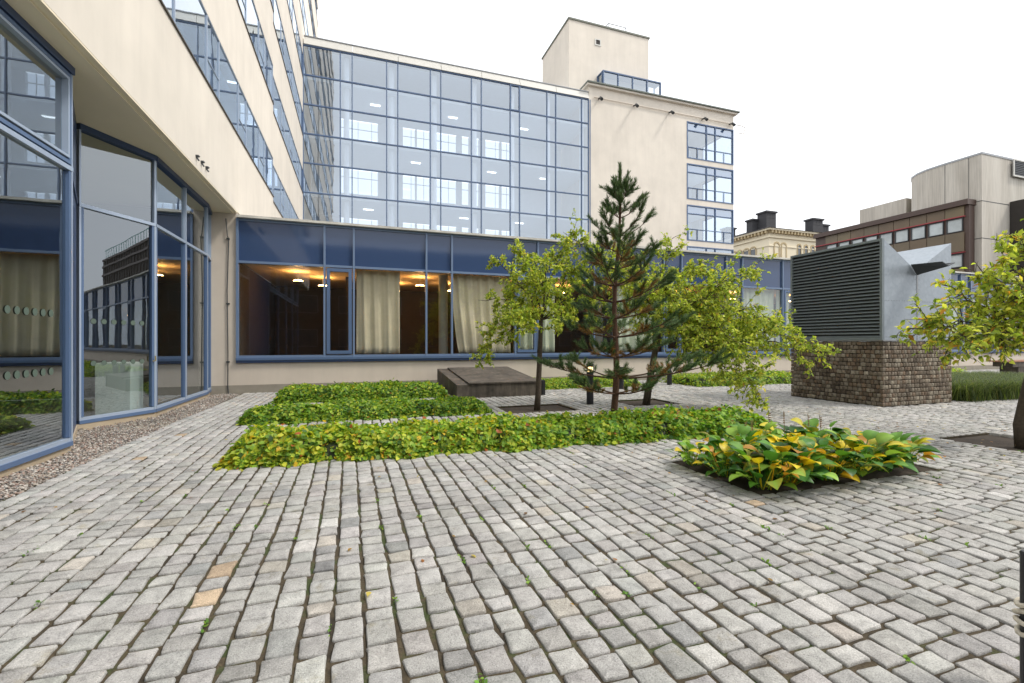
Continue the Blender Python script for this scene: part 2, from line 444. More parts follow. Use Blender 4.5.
for k in range(NR): s_.box(-13.5, -5.5, Z0+ST*k-.55, FX2-.38, YE-.45, Z0+ST*k-.15); s_.box(-8.6, -5.5, Z0+ST*k-.1, -8.5, YE-.5, Z0+ST*k+HW+1.3)
s_.box(-13.5, -5.5, Z0+ST*NR-.3, FX2-.35, YE-.4, Z0+ST*NR)
s_.build('floor_slab', M['white_in'], T)
s_ = MB()
for (ya, yb, fx) in ((-6, YS-.012, FX), (YS+.012, YE, FX2)):
    for k in range(NR): s_.box(fx-.2, ya, Z0+ST*k+.001, fx+.035, yb, Z0+ST*k+.03)
s_.build('window_sill', simple('shadow_brown_sill', (.07, .055, .04), .5), T)  # shadow line of the sill is put into this dark brown colour
def bay_window(ya, yb, fx, z, thin=False):
    f = MB(); f.frame((fx, ya), (fx, yb), z+.035, z+HW-.002, .022, -.05, -.006)
    f.wbox((fx, ya+.98), (fx, ya+1.02), z+.06, z+HW-.03, -.05, -.006)
    f.wbox((fx, ya+.025), (fx, ya+.98), z+.62, z+.64, -.045, -.012)
    o = f.build('window', M['lblue'], T)
    p = MB(); p.quad((fx, ya+.03), (fx, yb-.03), z+.06, z+HW-.03, -.03); p.build('pane', M['glass_sky'], o)
for k in range(NR):
    z = Z0+ST*k
    if k < 5:
        y = -6+.44
        if True:
            # bays of 3 m, a narrow and a wide light in each
            bays = [y+3.0*i for i in range(9)]
            for b_ in bays:
                if b_ < -3: continue
                e = min(b_+3.0, YS-.02)
                bay_window(b_, e, FX, z)
            b_ = YS+.02
            while b_ < YE-1:
                bay_window(b_, min(b_+3.05, YE-.1), FX2, z); b_ += 3.05
    else:
        f = MB(); p = MB()
        for (ya, yb, fx) in ((-5.9, YS-.02, FX), (YS+.02, YE-.1, FX2)):
            f.frame((fx, ya), (fx, yb), z+.035, z+HW-.002, .045, -.16, -.08)
            y = ya+1
            while y < yb-1: f.wbox((fx, y), (fx, y+.05), z+.09, z+HW-.05, -.16, -.07); y += 1.5
            p.quad((fx, ya+.03), (fx, yb-.03), z+.06, z+HW-.03, -.12)
        o = f.build('window', M['lblue'], T); p.build('pane', M['glass_sky'], o)
# three little vents in the overhanging band
for i in range(3):
    y = 11.62+.34*i
    v_ = MB(); v_.tube([(FX-.02, y, 5.56), (FX+.05, y, 5.56), (FX+.07, y, 5.55)], [.028, .03, .018], 10)
    v_.tube([(FX+.01, y, 5.54), (FX+.06, y, 5.46)], [.02, .016], 8)
    v_.build('vent', M['darkmetal'], T)
# glazed ground floor: each light is a window part with its pane
def gpane(p0, p1, z0=.14, ztr=3.87, zt=5.27, double=False, dots=False, mm='glass_door'):
    f = MB()
    f.wbox(p0, p1, z0-.06, z0, -.09, .03, 0); f.wbox(p0, p1, z0, z0+.05, -.05, .015, 1)
    f.wbox(p0, p1, zt-.10, zt+.03, -.09, .05, 2)
    f.wbox(p0, p1, ztr-.03, ztr+.03, -.05, .03, 1)
    d = np.subtract(p1, p0); L = np.linalg.norm(d); d = d/L
    f.wbox(np.array(p0), np.array(p0)+d*.03, z0, zt-.1, -.04, .025, 1)
    f.wbox(np.array(p1)-d*.03, np.array(p1), z0, zt-.1, -.04, .025, 1)
    f.wbox(np.array(p0)+d*.035, np.array(p0)+d*.075, z0+.06, ztr-.035, -.05, .02, 0)
    f.wbox(np.array(p1)-d*.075, np.array(p1)-d*.035, z0+.06, ztr-.035, -.05, .02, 0)
    if double:
        f.frame(np.array(p0)+d*.05, np.array(p1)-d*.05, ztr+.05, zt-.12, .05, -.03, .035, 0)
        f.frame(np.array(p0)+d*.12, np.array(p1)-d*.12, ztr+.12, zt-.19, .035, -.03, .05, 1)
    o = f.build('window', [M['blue'], M['lblue'], M['dblue']], T)
    p = MB(); p.quad(np.array(p0)+d*.03, np.array(p1)-d*.03, z0+.05, zt-.09, -.02); p.build('pane', M[mm], o)
    if dots:
        nn = np.array([d[1], -d[0]])
        num = 6; 
        for zz in (1.12, 1.87):
            for i in range(num):
                t = L*(.12+.76*(i+.5)/num) if not isinstance(dots, tuple) else dots[0]+dots[1]*i
                c0 = np.array(p0)+d*t+nn*(-.012)
                vs = [(*(c0+d*.047*math.cos(a)), zz+.047*math.sin(a)) for a in np.linspace(0, 2*math.pi, 18)[:-1]]
                q = MB(); q.add(vs, [tuple(range(len(vs)))]); q.build('safety_dot', M['dotm'], o)
M['dotm'] = simple('etched_dot', (.085, .12, .095), .7, var=.02)
def yseg(y): return (-3.73, y)
ed = [-2.7, -.05, 2.6, 5.24, 7.88]
for a_, b_ in zip(ed[:-1], ed[1:]): gpane(yseg(a_), yseg(b_), double=True, dots=(1.47, .155) if a_ > 5.2 else False)
st = MB(); st.wbox((-3.73, 7.90), (-4.53, 9.78), .08, 5.27, -.08, -.02, 0); st.wbox((-3.74, 7.93), (-4.52, 9.76), 3.84, 3.90, -.02, .0, 0); st.build('dark_return_pane', [M['dblue']], T)  # glass return as solid sheet; its dark, reflection-free look is put into the colour
gpane((-4.55, 9.83), (-3.88, 11.06), dots=True)
gpane((-3.88, 11.06), (-3.88, 12.77)); gpane((-3.88, 12.77), (-3.88, 14.44)); gpane((-3.88, 14.44), (-4.02, 15.26))
pl = MB()
pts = [(-3.73, -2.7), (-3.73, 7.88), (-4.54, 9.80), (-3.88, 11.06), (-3.88, 14.44), (-4.02, 15.26)]
for a_, b_ in zip(pts[:-1], pts[1:]): pl.wbox(a_, b_, -.07, .079, -.09, .0)
pl.build('plinth', simple('sand_plinth', (.42, .34, .24), .9), T)
hd = MB()
for (hx, hy, ang) in ((-3.93, 11.0, 0),): hd.tube([(hx+.05, hy-.02, 1.12), (hx+.09, hy-.02, 1.12), (hx+.09, hy-.02, 1.22)], .012, 8)
hd.build('handle', simple('brass', (.6, .45, .15), .3, metal=.8), T)
inn = MB()
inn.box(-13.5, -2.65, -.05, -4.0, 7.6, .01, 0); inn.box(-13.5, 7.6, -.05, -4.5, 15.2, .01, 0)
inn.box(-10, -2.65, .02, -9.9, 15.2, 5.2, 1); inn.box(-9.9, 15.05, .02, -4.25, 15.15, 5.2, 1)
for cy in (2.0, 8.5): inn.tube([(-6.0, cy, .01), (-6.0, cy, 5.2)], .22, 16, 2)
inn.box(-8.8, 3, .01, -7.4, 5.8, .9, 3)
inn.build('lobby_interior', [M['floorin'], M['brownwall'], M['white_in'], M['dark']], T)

p0 = at(120, 400, 9.0); px_, py_ = p0[0], p0[1]
t = thing('display_pedestal', 'white box pedestal standing inside the lobby behind the glass with dots', 'pedestal', (px_, py_, .01))
b_ = MB(); b_.box(px_-.28, py_-.28, .02, px_+.28, py_+.28, 1.10); b_.build('box', simple('white_laminate', (.88, .95, .92), .4, var=.03), t, bevel=.01)
b_ = MB(); b_.box(px_-.25, py_-.25, .012, px_+.25, py_+.25, .02); b_.build('plinth', M['dark'], t)

# ------------------------------------------------------------------ low wing
LX1 = 42.0
LB = thing('low_wing', 'long single storey wing with dark blue spandrel panels and beige base across the courtyard', 'building', (16, WALL_Y, 0))
w = MB()
w.box(-6, WALL_Y, .23, LX1, WALL_Y+.3, .87); w.box(-6, WALL_Y, .871, -3.36, WALL_Y+.3, 5.32)
w.box(LX1-.3, WALL_Y+.3, .23, LX1, 24, 5.1); w.box(-6, 23.7, 0, LX1-.3, 24, 5.1)
w.build('wall', M['cream_low'], LB)
w = MB(); w.box(-6, WALL_Y-.03, -.06, LX1+.03, WALL_Y+.3, .2295); w.build('plinth', M['plinth'], LB)
w = MB(); w.box(-3.36, WALL_Y-.07, .885, LX1, WALL_Y+.25, .96, 0); w.box(-3.36, WALL_Y-.10, .96, LX1, WALL_Y+.25, 1.03, 1); w.build('sill', [M['dblue'], M['blue']], LB)
w = MB(); x = -3.33
while x < LX1:
    e = min(x+6.28, LX1); w.box(x+.004, WALL_Y-.16, 5.15, e-.004, WALL_Y+.5, 5.22); x = e
w.build('coping', M['coping'], LB)
w = MB(); w.box(-3.33, WALL_Y+.5, 5.0, LX1, 24, 5.12); w.build('roof', simple('grey_roof_gravel', (.28, .27, .25), .9, var=.3, vs=10), LB)
xs = [-3.33]; k = 0
while True:
    a_ = -.957+3.14*k
    if a_ > LX1-3: break
    xs += [a_, a_+.86]; k += 1
xs.append(LX1)
for i, (a_, b_) in enumerate(zip(xs[:-1], xs[1:])):
    narrow = (b_-a_) < 1.0
    f = MB()
    f.wbox((a_-.03, WALL_Y), (a_+.03, WALL_Y), 1.03, 5.149, -.08, .06, 0)
    f.wbox((a_+.03, WALL_Y), (b_-.03, WALL_Y), 3.83, 3.90, -.08, .05, 0)
    f.wbox((a_+.03, WALL_Y), (b_-.03, WALL_Y), 1.031, 1.10, -.08, .05, 0)
    f.wbox((a_+.03, WALL_Y), (b_-.03, WALL_Y), 5.08, 5.147, -.08, .03, 0)
    if narrow and (k_ := round((a_+.957)/3.14)) % 2 == 0:
        f.frame((a_+.06, WALL_Y), (b_-.06, WALL_Y), 1.13, 3.80, .10, -.02, .075, 1)
    elif narrow is False:
        pass
    o = f.build('window', [M['lblue'] if False else simple('mid_blue_paint', (.15, .215, .34), .35, var=.04) if i == 0 else bpy.data.materials['mid_blue_paint'], M['blue']], LB)
    p = MB(); p.quad((a_+.02, WALL_Y), (b_-.02, WALL_Y), 1.07, 3.85, -.02); p.build('pane', M['glass'], o)
    p = MB(); p.wbox((a_+.031, WALL_Y), (b_-.031, WALL_Y), 3.901, 5.079, -.06, -.01); p.build('spandrel_panel', M['spandrel'], o)
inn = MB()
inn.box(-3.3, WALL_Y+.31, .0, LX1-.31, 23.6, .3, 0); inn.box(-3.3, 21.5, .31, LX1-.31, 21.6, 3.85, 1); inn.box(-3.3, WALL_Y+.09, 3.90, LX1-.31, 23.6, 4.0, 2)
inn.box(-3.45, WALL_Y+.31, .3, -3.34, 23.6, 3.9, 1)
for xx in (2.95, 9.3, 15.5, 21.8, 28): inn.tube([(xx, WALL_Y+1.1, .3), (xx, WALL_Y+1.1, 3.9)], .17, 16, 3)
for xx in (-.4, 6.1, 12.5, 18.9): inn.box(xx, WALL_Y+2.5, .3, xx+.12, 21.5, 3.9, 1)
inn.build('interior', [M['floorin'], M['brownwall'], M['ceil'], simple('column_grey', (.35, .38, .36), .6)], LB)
ORD = ['first', 'second', 'third', 'fourth', 'fifth', 'sixth', 'seventh', 'eighth', 'ninth', 'tenth', 'eleventh', 'twelfth', 'thirteenth', 'fourteenth']
# warm ceiling lights inside
i = 0
for (lx, ly) in ((-1.9, 17.0), (-1.2, 18.2), (.6, 17.6), (1.5, 19.0), (2.2, 17.0), (3.6, 18.4), (5.3, 17.2), (8.2, 17.6), (11.2, 17.4), (14.2, 17.6), (17.2, 17.4), (21, 17.4), (25, 17.4), (29, 17.4)):
    t_ = thing('ceiling_light', 'warm glowing pendant light inside the low wing, %s from the left' % ORD[i], 'light', (lx, ly, 3.88), 'warm ceiling lights in the low wing')
    q = MB(); q.tube([(lx, ly, 3.50), (lx, ly, 3.56)], [.10, .18], 20); q.tube([(lx, ly, 3.56), (lx, ly, 3.9)], .008, 6); q.build('housing', M['steel'], t_)
    q = MB(); q.tube([(lx, ly, 3.561), (lx, ly, 3.60)], [.165, .13], 20); q.build('diffuser', M['lamp_warm'], t_)
    i += 1
# curtains
def curtain(x0, x1, label, z0=1.12, z1=3.84, sweep=0, mat_='curtain', depth=.35):
    nx, nz = int((x1-x0)*26)+2, 12
    V = []; 
    for j in range(nz+1):
        for i in range(nx+1):
            u = i/nx; v_ = j/nz
            xx = x0+(x1-x0)*u
            if sweep: xx = x0+(x1-x0)*(u*(1-.0*v_))+sweep*(1-v_)**2*(1-u)
            y = WALL_Y+depth+.05*math.sin(u*(x1-x0)*17+.6*math.sin(v_*3))+.02*math.sin(u*(x1-x0)*41+v_*2)
            if sweep: y += .05*math.sin(v_*9+u*6)*(1-v_)
            V.append((xx, y, z0+(z1-z0)*v_))
    F = [(j*(nx+1)+i, j*(nx+1)+i+1, (j+1)*(nx+1)+i+1, (j+1)*(nx+1)+i) for j in range(nz) for i in range(nx)]
    b_ = MB(); b_.add(V, F)
    o = b_.build('curtain', M[mat_], origin=((x0+x1)/2, WALL_Y+depth, z0), smooth=True)
    sm = o.modifiers.new('thick', 'SOLIDIFY'); sm.thickness = .006
    return tag(o, label, 'curtain', 'curtains behind the low wing windows')
M['blind'] = simple('pale_green_blind', (.72, .80, .64), .9, var=.05)
curtain(-.02, 1.35, 'beige curtain hanging behind the wide pane right of the leftmost opening window')
curtain(3.12, 5.25, 'beige curtain gathered at its foot, left of the slender tree', sweep=.25)
curtain(5.5, 6.12, 'short pale curtain in the narrow opening light right behind the slender tree', mat_='blind')
curtain(6.35, 7.0, 'thin pale curtain between the slender tree and the pine', mat_='blind')
curtain(9.5, 11.3, 'pale curtain in the pane seen between the pine and the spreading tree', mat_='blind')
curtain(15.95, 17.8, 'pale green curtain closest to the louvred vent housing', mat_='blind')
curtain(17.98, 18.7, 'narrow pale curtain at the left edge of the louvred vent housing', mat_='blind')
curtain(24.6, 26.8, 'pale curtain behind the window right of the vent housing', mat_='blind')
curtain(29.5, 31.0, 'pale curtain behind the window over the wooden bench', mat_='blind')
# conductor cable down the beige corner
b_ = MB(); cx = -3.62
b_.tube([(cx, WALL_Y-.04, 5.1), (cx+.04, WALL_Y-.05, 4.6), (cx+.07, WALL_Y-.03, 4.5), (cx+.03, WALL_Y-.03, 3), (cx+.05, WALL_Y-.03, 1.2), (cx+.05, WALL_Y-.05, .25), (cx+.07, WALL_Y-.06, -.02)], .014, 6)
for z in (4.5, 2.6, .9): b_.box(cx+.01, WALL_Y-.05, z, cx+.09, WALL_Y-.001, z+.04)
tag(b_.build('cable', M['darkmetal'], origin=(cx, WALL_Y-.04, 0)), 'thin dark cable clipped down the beige wall corner left of the blue frame', 'cable')

# ------------------------------------------------------------------ glazed office block behind
GY = 33.5
G = thing('glazed_block', 'blue framed glass curtain wall block rising behind the low wing', 'building', (7, GY, 0))
cols_ = []
for k in range(-1, 7):
    a_ = -.33+3.09*k-.77+.0
    cols_ += [a_, a_+.77]
cols_ = [c for c in cols_ if c > -3.3]; cols_ = [-3.44]+cols_+[18.08]
rows_ = [21.5-1.98*k for k in range(8)]
f = MB()
for x_ in cols_: f.box(x_-.035, GY-.05, rows_[-1], x_+.035, GY+.10, 21.5)
for z_ in rows_:
    f.box(-3.4, GY-.04, z_-.04, 18.08, GY+.09, z_+.04)
f.build('frame', M['blue'], G)
cnt = 0
for a_, b_ in zip(cols_[:-1], cols_[1:]):
    for r0, r1 in zip(rows_[1:], rows_[:-1]):
        p = MB(); p.quad((a_+.03, GY), (b_-.03, GY), r0+.03, r1-.03, -.02+random.uniform(-.001, .001))
        if cnt < 100: p.build('window', M['glass_sky'], G)
        cnt += 1
f = MB(); x_ = cols_[9]; f.frame((x_-.03, GY), (cols_[10]+.03, GY), rows_[1]-.02, rows_[0]+.02, .09, .0, .075)
f.build('opening_frame', M['blue'], G)
w = MB(); w.box(-3.44, GY+.0, 0, 18.08, GY+.3, rows_[-1]-.04); w.build('wall', M['cream'], G)
w = MB(); x_ = -3.4
while x_ < 18:
    e = min(x_+3.09, 18.09)
    pr = [(x_+.015), (e-.015)]
    w.add([(pr[0], GY-.12, 21.545), (pr[1], GY-.12, 21.545), (pr[1], GY+.05, 22.12), (pr[0], GY+.05, 22.12), (pr[0], GY+.5, 21.545), (pr[1], GY+.5, 21.545), (pr[1], GY+.5, 22.12), (pr[0], GY+.5, 22.12)],
          [(0,1,2,3),(3,2,6,7),(0,3,7,4),(1,5,6,2),(4,5,1,0),(4,7,6,5)]); x_ = e
w.build('parapet', M['panelw'], G)
w = MB(); w.box(-3.4, GY+.0, 22.125, 18.09, GY+.12, 22.19); w.build('coping', M['steel'], G)
inn = MB()
for z_ in (19.5, 15.55, 11.6, 7.64): inn.box(-3.4, GY+.15, z_-.18, 18.0, 38.7, z_+.12, 0)
inn.box(-3.4, GY+.4, 21.6, 18.0, 38.9, 21.9, 0)
BY = 38.7
for (zlo, zhi, zt) in ((7.76, 9.5, 11.42), (11.72, 13.4, 15.37), (15.67, 17.3, 19.32), (19.62, 21.6, 21.6)):
    inn.box(-3.4, BY, zlo, 18.0, BY+.25, zhi, 1)
    if zt > zhi:
        for (a_, b_) in ((-3.4, -1.2), (1.6, 3.6), (4.6, 4.75), (5.8, 6.1), (8.1, 8.6), (9.2, 9.4), (10.1, 10.7), (12.0, 12.2), (13.2, 18.0)):
            inn.box(a_, BY, zhi, b_, BY+.25, zt, 1)
for (zlo, zhi) in ((9.5, 11.42), (13.4, 15.37), (17.3, 19.32)):
    inn.box(-3.4, BY+.05, (zlo+zhi)/2+.3, 18, BY+.1, (zlo+zhi)/2+.36, 1)
    x_ = -1.0
    while x_ < 13: inn.box(x_, BY+.05, zlo, x_+.05, BY+.1, zhi, 1); x_ += 1.05
for x_ in cols_[2::2]: inn.tube([(x_-.38, GY+.75, 7.8), (x_-.38, GY+.75, 21.5)], .2, 14, 1)
_i = inn.build('interior', [simple('ceiling_blue_grey', (.78, .82, .86), .8, var=.03), M['white_in']], G)
q = MB()
for (zlo, zhi) in ((9.5, 11.42), (13.4, 15.37), (17.3, 19.32)): q.quad((-3.4, BY), (18, BY), zlo, zhi, -.2)
q.build('pane', glass('rear_glass', .15, (.66, .72, .78), 3), _i)
k = 0
for fl, z_, xx_ in (('upper', 19.29, (1.3, 7.2, 13.2)), ('middle', 15.34, (4.3, 10.4, 15.0)), ('lower', 11.39, (.8, 8.1, 12.8))):
    for i_, x_ in enumerate(xx_):
        q = MB(); q.box(x_-.35, 35.6, z_-.02, x_+.35, 35.78, z_+.02)
        tag(q.build('ceiling_light', M['lamp_white'], origin=(x_, 35.7, z_)), 'slim white light on the %s visible floor of the glazed block, %s from left' % (fl, ORD[i_]), 'light', 'ceiling lights of the glazed block')

# ------------------------------------------------------------------ cream tower with corner windows
TX0, TX1, TH = 18.1, 33.2, 22.6
TB = thing('cream_tower', 'plain cream rendered block with blue corner windows and a roof penthouse', 'building', (25, 36, 0))
w = MB()
WIN = [(17.95, 21.25), (14.3, 17.5), (10.6, 13.8), (6.95, 10.1)]
wx0 = 27.9
w.box(TX0, GY-.03, 0, wx0, GY+.35, TH)
z = 0
for (a_, b_) in sorted(WIN): w.box(wx0, GY-.03, z, TX1, GY+.35, a_); w.box(TX1-.35, GY+.35, z, TX1, 37.5, a_); z = b_
w.box(wx0, GY-.03, z, TX1, GY+.35, TH); w.box(TX1-.35, GY+.35, z, TX1, 37.5, TH)
w.box(TX1-.35, 37.5, 0, TX1, 44, TH); w.box(TX0, GY+.35, 0, TX0+.3, 44, TH); w.box(TX0+.3, 43.7, 0, TX1-.35, 44, TH)
w.build('wall', M['cream'], TB)
w = MB(); w.box(TX0-.25, GY-.28, TH+.001, TX1+.25, 44.2, TH+.16); w.box(TX0-.3, GY-.4, TH+.161, TX1+.4, 44.3, TH+.27, 1); w.build('cornice', [M['cream'], simple('green_grey_flashing', (.10, .12, .10), .5)], TB)
w = MB()
for (a_, b_) in WIN: w.box(TX0+.3, GY+.4, a_-.4, TX1-.4, 43.6, a_-.05); w.box(26.8, GY+.4, a_-.04, 26.95, 43.5, b_+.02); w.box(27, 38.6, a_-.04, TX1-.4, 38.75, b_+.02)
w.build('floor_slab', M['white_in'], TB)
for (a_, b_) in WIN:
    f = MB()
    L0, L1 = (wx0, GY), (TX1-.02, GY)
    f.frame(L0, L1, a_+.002, b_-.002, .10, -.12, .06)
    for xx in (30.1, 31.1): f.wbox((xx-.04, GY), (xx+.04, GY), a_+.1, b_-.1, -.12, .05)
    f.wbox((wx0+.1, GY), (TX1-.1, GY), b_-.82, b_-.74, -.1, .04)
    f.frame((TX1, GY+.05), (TX1, 37.45), a_+.002, b_-.002, .10, -.12, .0)
    o = f.build('window', M['blue'], TB)
    p = MB(); p.quad((wx0+.08, GY), (TX1-.1, GY), a_+.08, b_-.08, -.03); p.quad((TX1, GY+.1), (TX1, 37.4), a_+.08, b_-.08, -.06); p.build('pane', M['glass_sky'], o)
    p = MB(); p.wbox((wx0+.1, GY), (TX1-.1, GY), b_-.74, b_-.1, -.06, -.032); p.build('blind', simple('slate_blue_blind', (.20, .27, .40), .6) if a_ == WIN[0][0] else bpy.data.materials['slate_blue_blind'], o)
    r = MB(); r.wbox((wx0+.1, GY), (TX1-.1, GY), a_+1.0, a_+1.06, .0, .045)
    for i in range(6): xx = wx0+.15+i*1.0; r.wbox((xx, GY), (xx+.05, GY), a_+.1, a_+1.0, .0, .04)
    r.build('railing', M['blue'], o)
# floodlight arms and conduit under the cornice
r = MB(); r.tube([(TX0+.4, GY-.12, 21.72), (TX1+.9, GY-.12, 21.72), (TX1+1.3, GY-.12, 21.6), (TX1+1.0, GY-.2, 20.95), (TX1+.2, GY-.3, 20.9)], .035, 6); r.build('conduit', M['cream_low'], TB)
for xx in (19.0, 22.4, 26.0, 29.6, 32.7):
    r = MB(); r.tube([(xx, GY-.05, 21.7), (xx-.05, GY-.55, 21.55)], .07, 8); r.tube([(xx-.03, GY-.4, 21.62), (xx-.12, GY-.75, 21.3)], [.10, .13], 8); r.build('bracket', M['darkmetal'], TB)
# penthouse
w = MB(); w.box(17.5, 36, TH-.6, 25.7, 42, 29.7); o = w.build('penthouse', M['cream'], TB)
w = MB(); w.box(17.42, 35.92, 29.701, 25.78, 42.08, 29.85); w.build('coping', simple('dark_green_flashing', (.11, .12, .09), .5), o)
w = MB(); w.frame((20.05, 36), (20.65, 36), 27.95, 28.55, .1, 0, .05); w.wbox((20.15, 36), (20.55, 36), 28.05, 28.45, 0, .02, 1); w.build('hatch', [M['panelw'], M['dark']], o)
w = MB(); xr = 22.0
for (a_, b_) in ((xr, 37), (xr+1.9, 37)): w.tube([(a_, b_, 29.85), (a_, b_, 31.0)], .035, 6); w.tube([(a_, b_+1.6, 29.85), (a_, b_+1.6, 31.0)], .035, 6)
w.tube([(xr, 37, 31), (xr+1.9, 37, 31), (xr+1.9, 38.6, 31), (xr, 38.6, 31), (xr, 37, 31)], .035, 6); w.build('handrail', M['steel'], o)
gb = MB(); bx0, bx1 = 20.3, 26.3
gb.frame((bx0, 35), (bx1, 35), 22.9, 25.2, .09, -.1, .05)
for i in range(1, 4): xx = bx0+(bx1-bx0)*i/4; gb.wbox((xx-.04, 35), (xx+.04, 35), 23, 25.1, -.1, .05)
gb.frame((bx0, 36), (bx0, 35.1), 22.9, 25.2, .09, -.1, .05); gb.frame((bx1, 35.1), (bx1, 36), 22.9, 25.2, .09, -.1, .05)
gb.box(bx0, 35, 25.2, bx1, 36, 25.25)
o2 = gb.build('roof_glazing', M['blue'], TB)
p = MB(); p.quad((bx0, 35), (bx1, 35), 22.95, 25.15, -.03); p.quad((bx0, 36), (bx0, 35.1), 22.95, 25.15, -.03); p.build('pane', M['glass_sky'], o2)

# ------------------------------------------------------------------ far buildings
YB = thing('classical_building', 'distant yellow classical building with arched windows, dentil cornice and dark chimneys', 'building', (80, 65, 0))
YX, YY, YH = 68.6, 61.2, 21.4
w = MB(); w.box(YX, YY, 0, 105, 85, YH-.6); w.build('wall', M['yellow'], YB)
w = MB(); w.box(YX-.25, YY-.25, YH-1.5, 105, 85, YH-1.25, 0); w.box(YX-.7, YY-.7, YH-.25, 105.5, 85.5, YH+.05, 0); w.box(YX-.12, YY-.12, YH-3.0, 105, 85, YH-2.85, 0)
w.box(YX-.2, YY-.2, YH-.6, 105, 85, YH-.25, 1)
x = YX
while x < 100: w.box(x, YY-.65, YH-.75, x+.35, YY-.2, YH-.25, 1); x += .75
y = YY
while y < 84: w.box(YX-.65, y, YH-.75, YX-.2, y+.35, YH-.25, 1); y += .75
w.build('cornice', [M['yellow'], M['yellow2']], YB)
w = MB(); a_ = .9
w.add([(YX-a_, YY-a_, YH+.06), (106, YY-a_, YH+.06), (106, 86, YH+.06), (YX-a_, 86, YH+.06), (YX+7, YY+7, YH+2.6), (99, YY+7, YH+2.6), (99, 78, YH+2.6), (YX+7, 78, YH+2.6)],
      [(3,2,1,0),(4,5,6,7),(0,1,5,4),(1,2,6,5),(2,3,7,6),(3,0,4,7)]); o = w.build('roof', M['roofdark'], YB)
for (cx, cy, sx, sy, z1) in ((69.6, 71.5, 2.0, 1.6, 24.0), (70.0, 66, 1.6, 1.4, 24.3), (71.6, 64.4, 2.3, 2.0, 25.4), (83.0, 64, 2.6, 1.6, 25.0), (86.3, 65.0, 1.9, 1.6, 24.4)):
    q = MB(); q.box(cx-sx/2, cy-sy/2, YH+.1, cx+sx/2, cy+sy/2, z1-.3); q.box(cx-sx/2-.2, cy-sy/2-.2, z1-.3, cx+sx/2+.2, cy+sy/2+.2, z1); 
    for i in range(3): q.box(cx-sx/2+.15+i*(sx-.3)/3+.05, cy-sy/2-.02, z1-1.3, cx-sx/2+.15+(i+1)*(sx-.3)/3-.05, cy-sy/2+.0, z1-.5)
    q.build('chimney', M['roofdark'], o)
def arch(p, d, w_, z0, z1, mat_):
    # arched window on a wall; p plan point, d along-wall unit
    n = (d[1], -d[0]); r = w_/2
    out = [(-r, z0), (r, z0)]+[(r*math.cos(a), z1-r+r*math.sin(a)) for a in np.linspace(0, math.pi, 9)]
    def ring(s, t): return [(p[0]+d[0]*u*s+n[0]*t, p[1]+d[1]*u*s+n[1]*t, (z-z0)*(1+(s-1)*.3)+z0 if s > 1 else z) for u, z in out]
    b_ = MB(); k = len(out); A = ring(1.35, .12); B = ring(1.0, .12); C_ = ring(1.0, .0); D = ring(1.35, 0)
    b_.add(A+B+C_+D, [(i, (i+1) % k, k+(i+1) % k, k+i) for i in range(k)]+[(k+i, k+(i+1) % k, 2*k+(i+1) % k, 2*k+i) for i in range(k)]+[(3*k+i, 3*k+(i+1) % k, (i+1) % k, i) for i in range(k)], 0)
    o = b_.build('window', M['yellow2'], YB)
    q = MB(); q.add(ring(1.0, .03), [tuple(range(k))]); q.build('pane', mat_, o)
pane_dark = simple('far_pane', (.12, .13, .14), .2)
for px_ in (776.5, 783.5, 799, 805.7, 812.4, 819.7, 826):
    s = (px_-512)/FPX; dx = .3223+.9466*s; dy = .9466-.3223*s; xx = dx/dy*YY
    arch((xx, YY), (1, 0), .75 if px_ > 790 else 1.0, 16.3, 19.0, pane_dark if px_ > 790 else M['yellow'])
for px_ in (734, 739.7, 746.4, 753.3):
    s = (px_-512)/FPX; dx = .3223+.9466*s; dy = .9466-.3223*s; yy = dy/dx*YX
    arch((YX, yy), (0, -1), 1.1, 16.0, 18.7, pane_dark)

BB = thing('brown_office', 'brown metal clad office block with a row of square windows and red trim', 'building', (64, 37, 0))
BX = 60; by0, by1 = 29.35, 46
w = MB(); w.box(BX, by0, 0, BX+.9, by1, 16.0); w.box(BX+.9, by0+2.2, 0, 75, by1, 16.0); w.build('wall', M['bronze2'], BB)
w = MB(); w.box(BX-.45, by0-.1, 15.75, 75, by1, 16.3); w.build('fascia', M['bronze2'], BB)
w = MB(); w.wbox((BX, by1), (BX, by0+.3), 14.58, 14.68, 0, .22); w.wbox((BX, by1), (BX, by0+.3), 10.85, 10.93, 0, .22); w.build('trim', M['red'], BB)
y = by0+.35; i = 0
pn = [simple('bronze_panel_warm', (.17, .13, .07), .45, var=.2, vs=.5), simple('bronze_panel_dull', (.15, .115, .07), .45, var=.2, vs=.5), simple('bronze_panel_red', (.15, .105, .062), .45, var=.2, vs=.5)]
while y < by1-1.6:
    for zz in ((14.70, 15.73), (11.0, 13.0), (7.2, 9.2)):
        w = MB(); w.wbox((BX, y+1.62), (BX, y+.02), zz[0], zz[1], -.02, .12); w.build('cladding_panel', random.choice(pn), BB)
    for zz in ((13.1, 14.5), (9.35, 10.75)):
        w = MB(); w.frame((BX, y+1.5), (BX, y+.12), zz[0], zz[1], .07, 0, .14); o = w.build('window', M['darkmetal'], BB)
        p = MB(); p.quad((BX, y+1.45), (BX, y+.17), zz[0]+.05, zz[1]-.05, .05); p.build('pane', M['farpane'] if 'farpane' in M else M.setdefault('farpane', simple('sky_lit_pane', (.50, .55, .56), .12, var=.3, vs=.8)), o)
    y += 1.65
CT = thing('concrete_tower', 'tall board marked concrete stair tower with a rounded edge beside the brown block', 'building', (63, 32, 0))
foot = [(61, 28.8), (65.7, 28.8), (70, 28.8), (70, 40), (65, 37.0), (63.6, 36.6), (62.4, 35.9), (61.6, 34.9), (61.15, 33.7), (61, 32.2)]
w = MB(); w.prism(foot, 0, 20.9); w.build('wall', M['concrete'], CT)
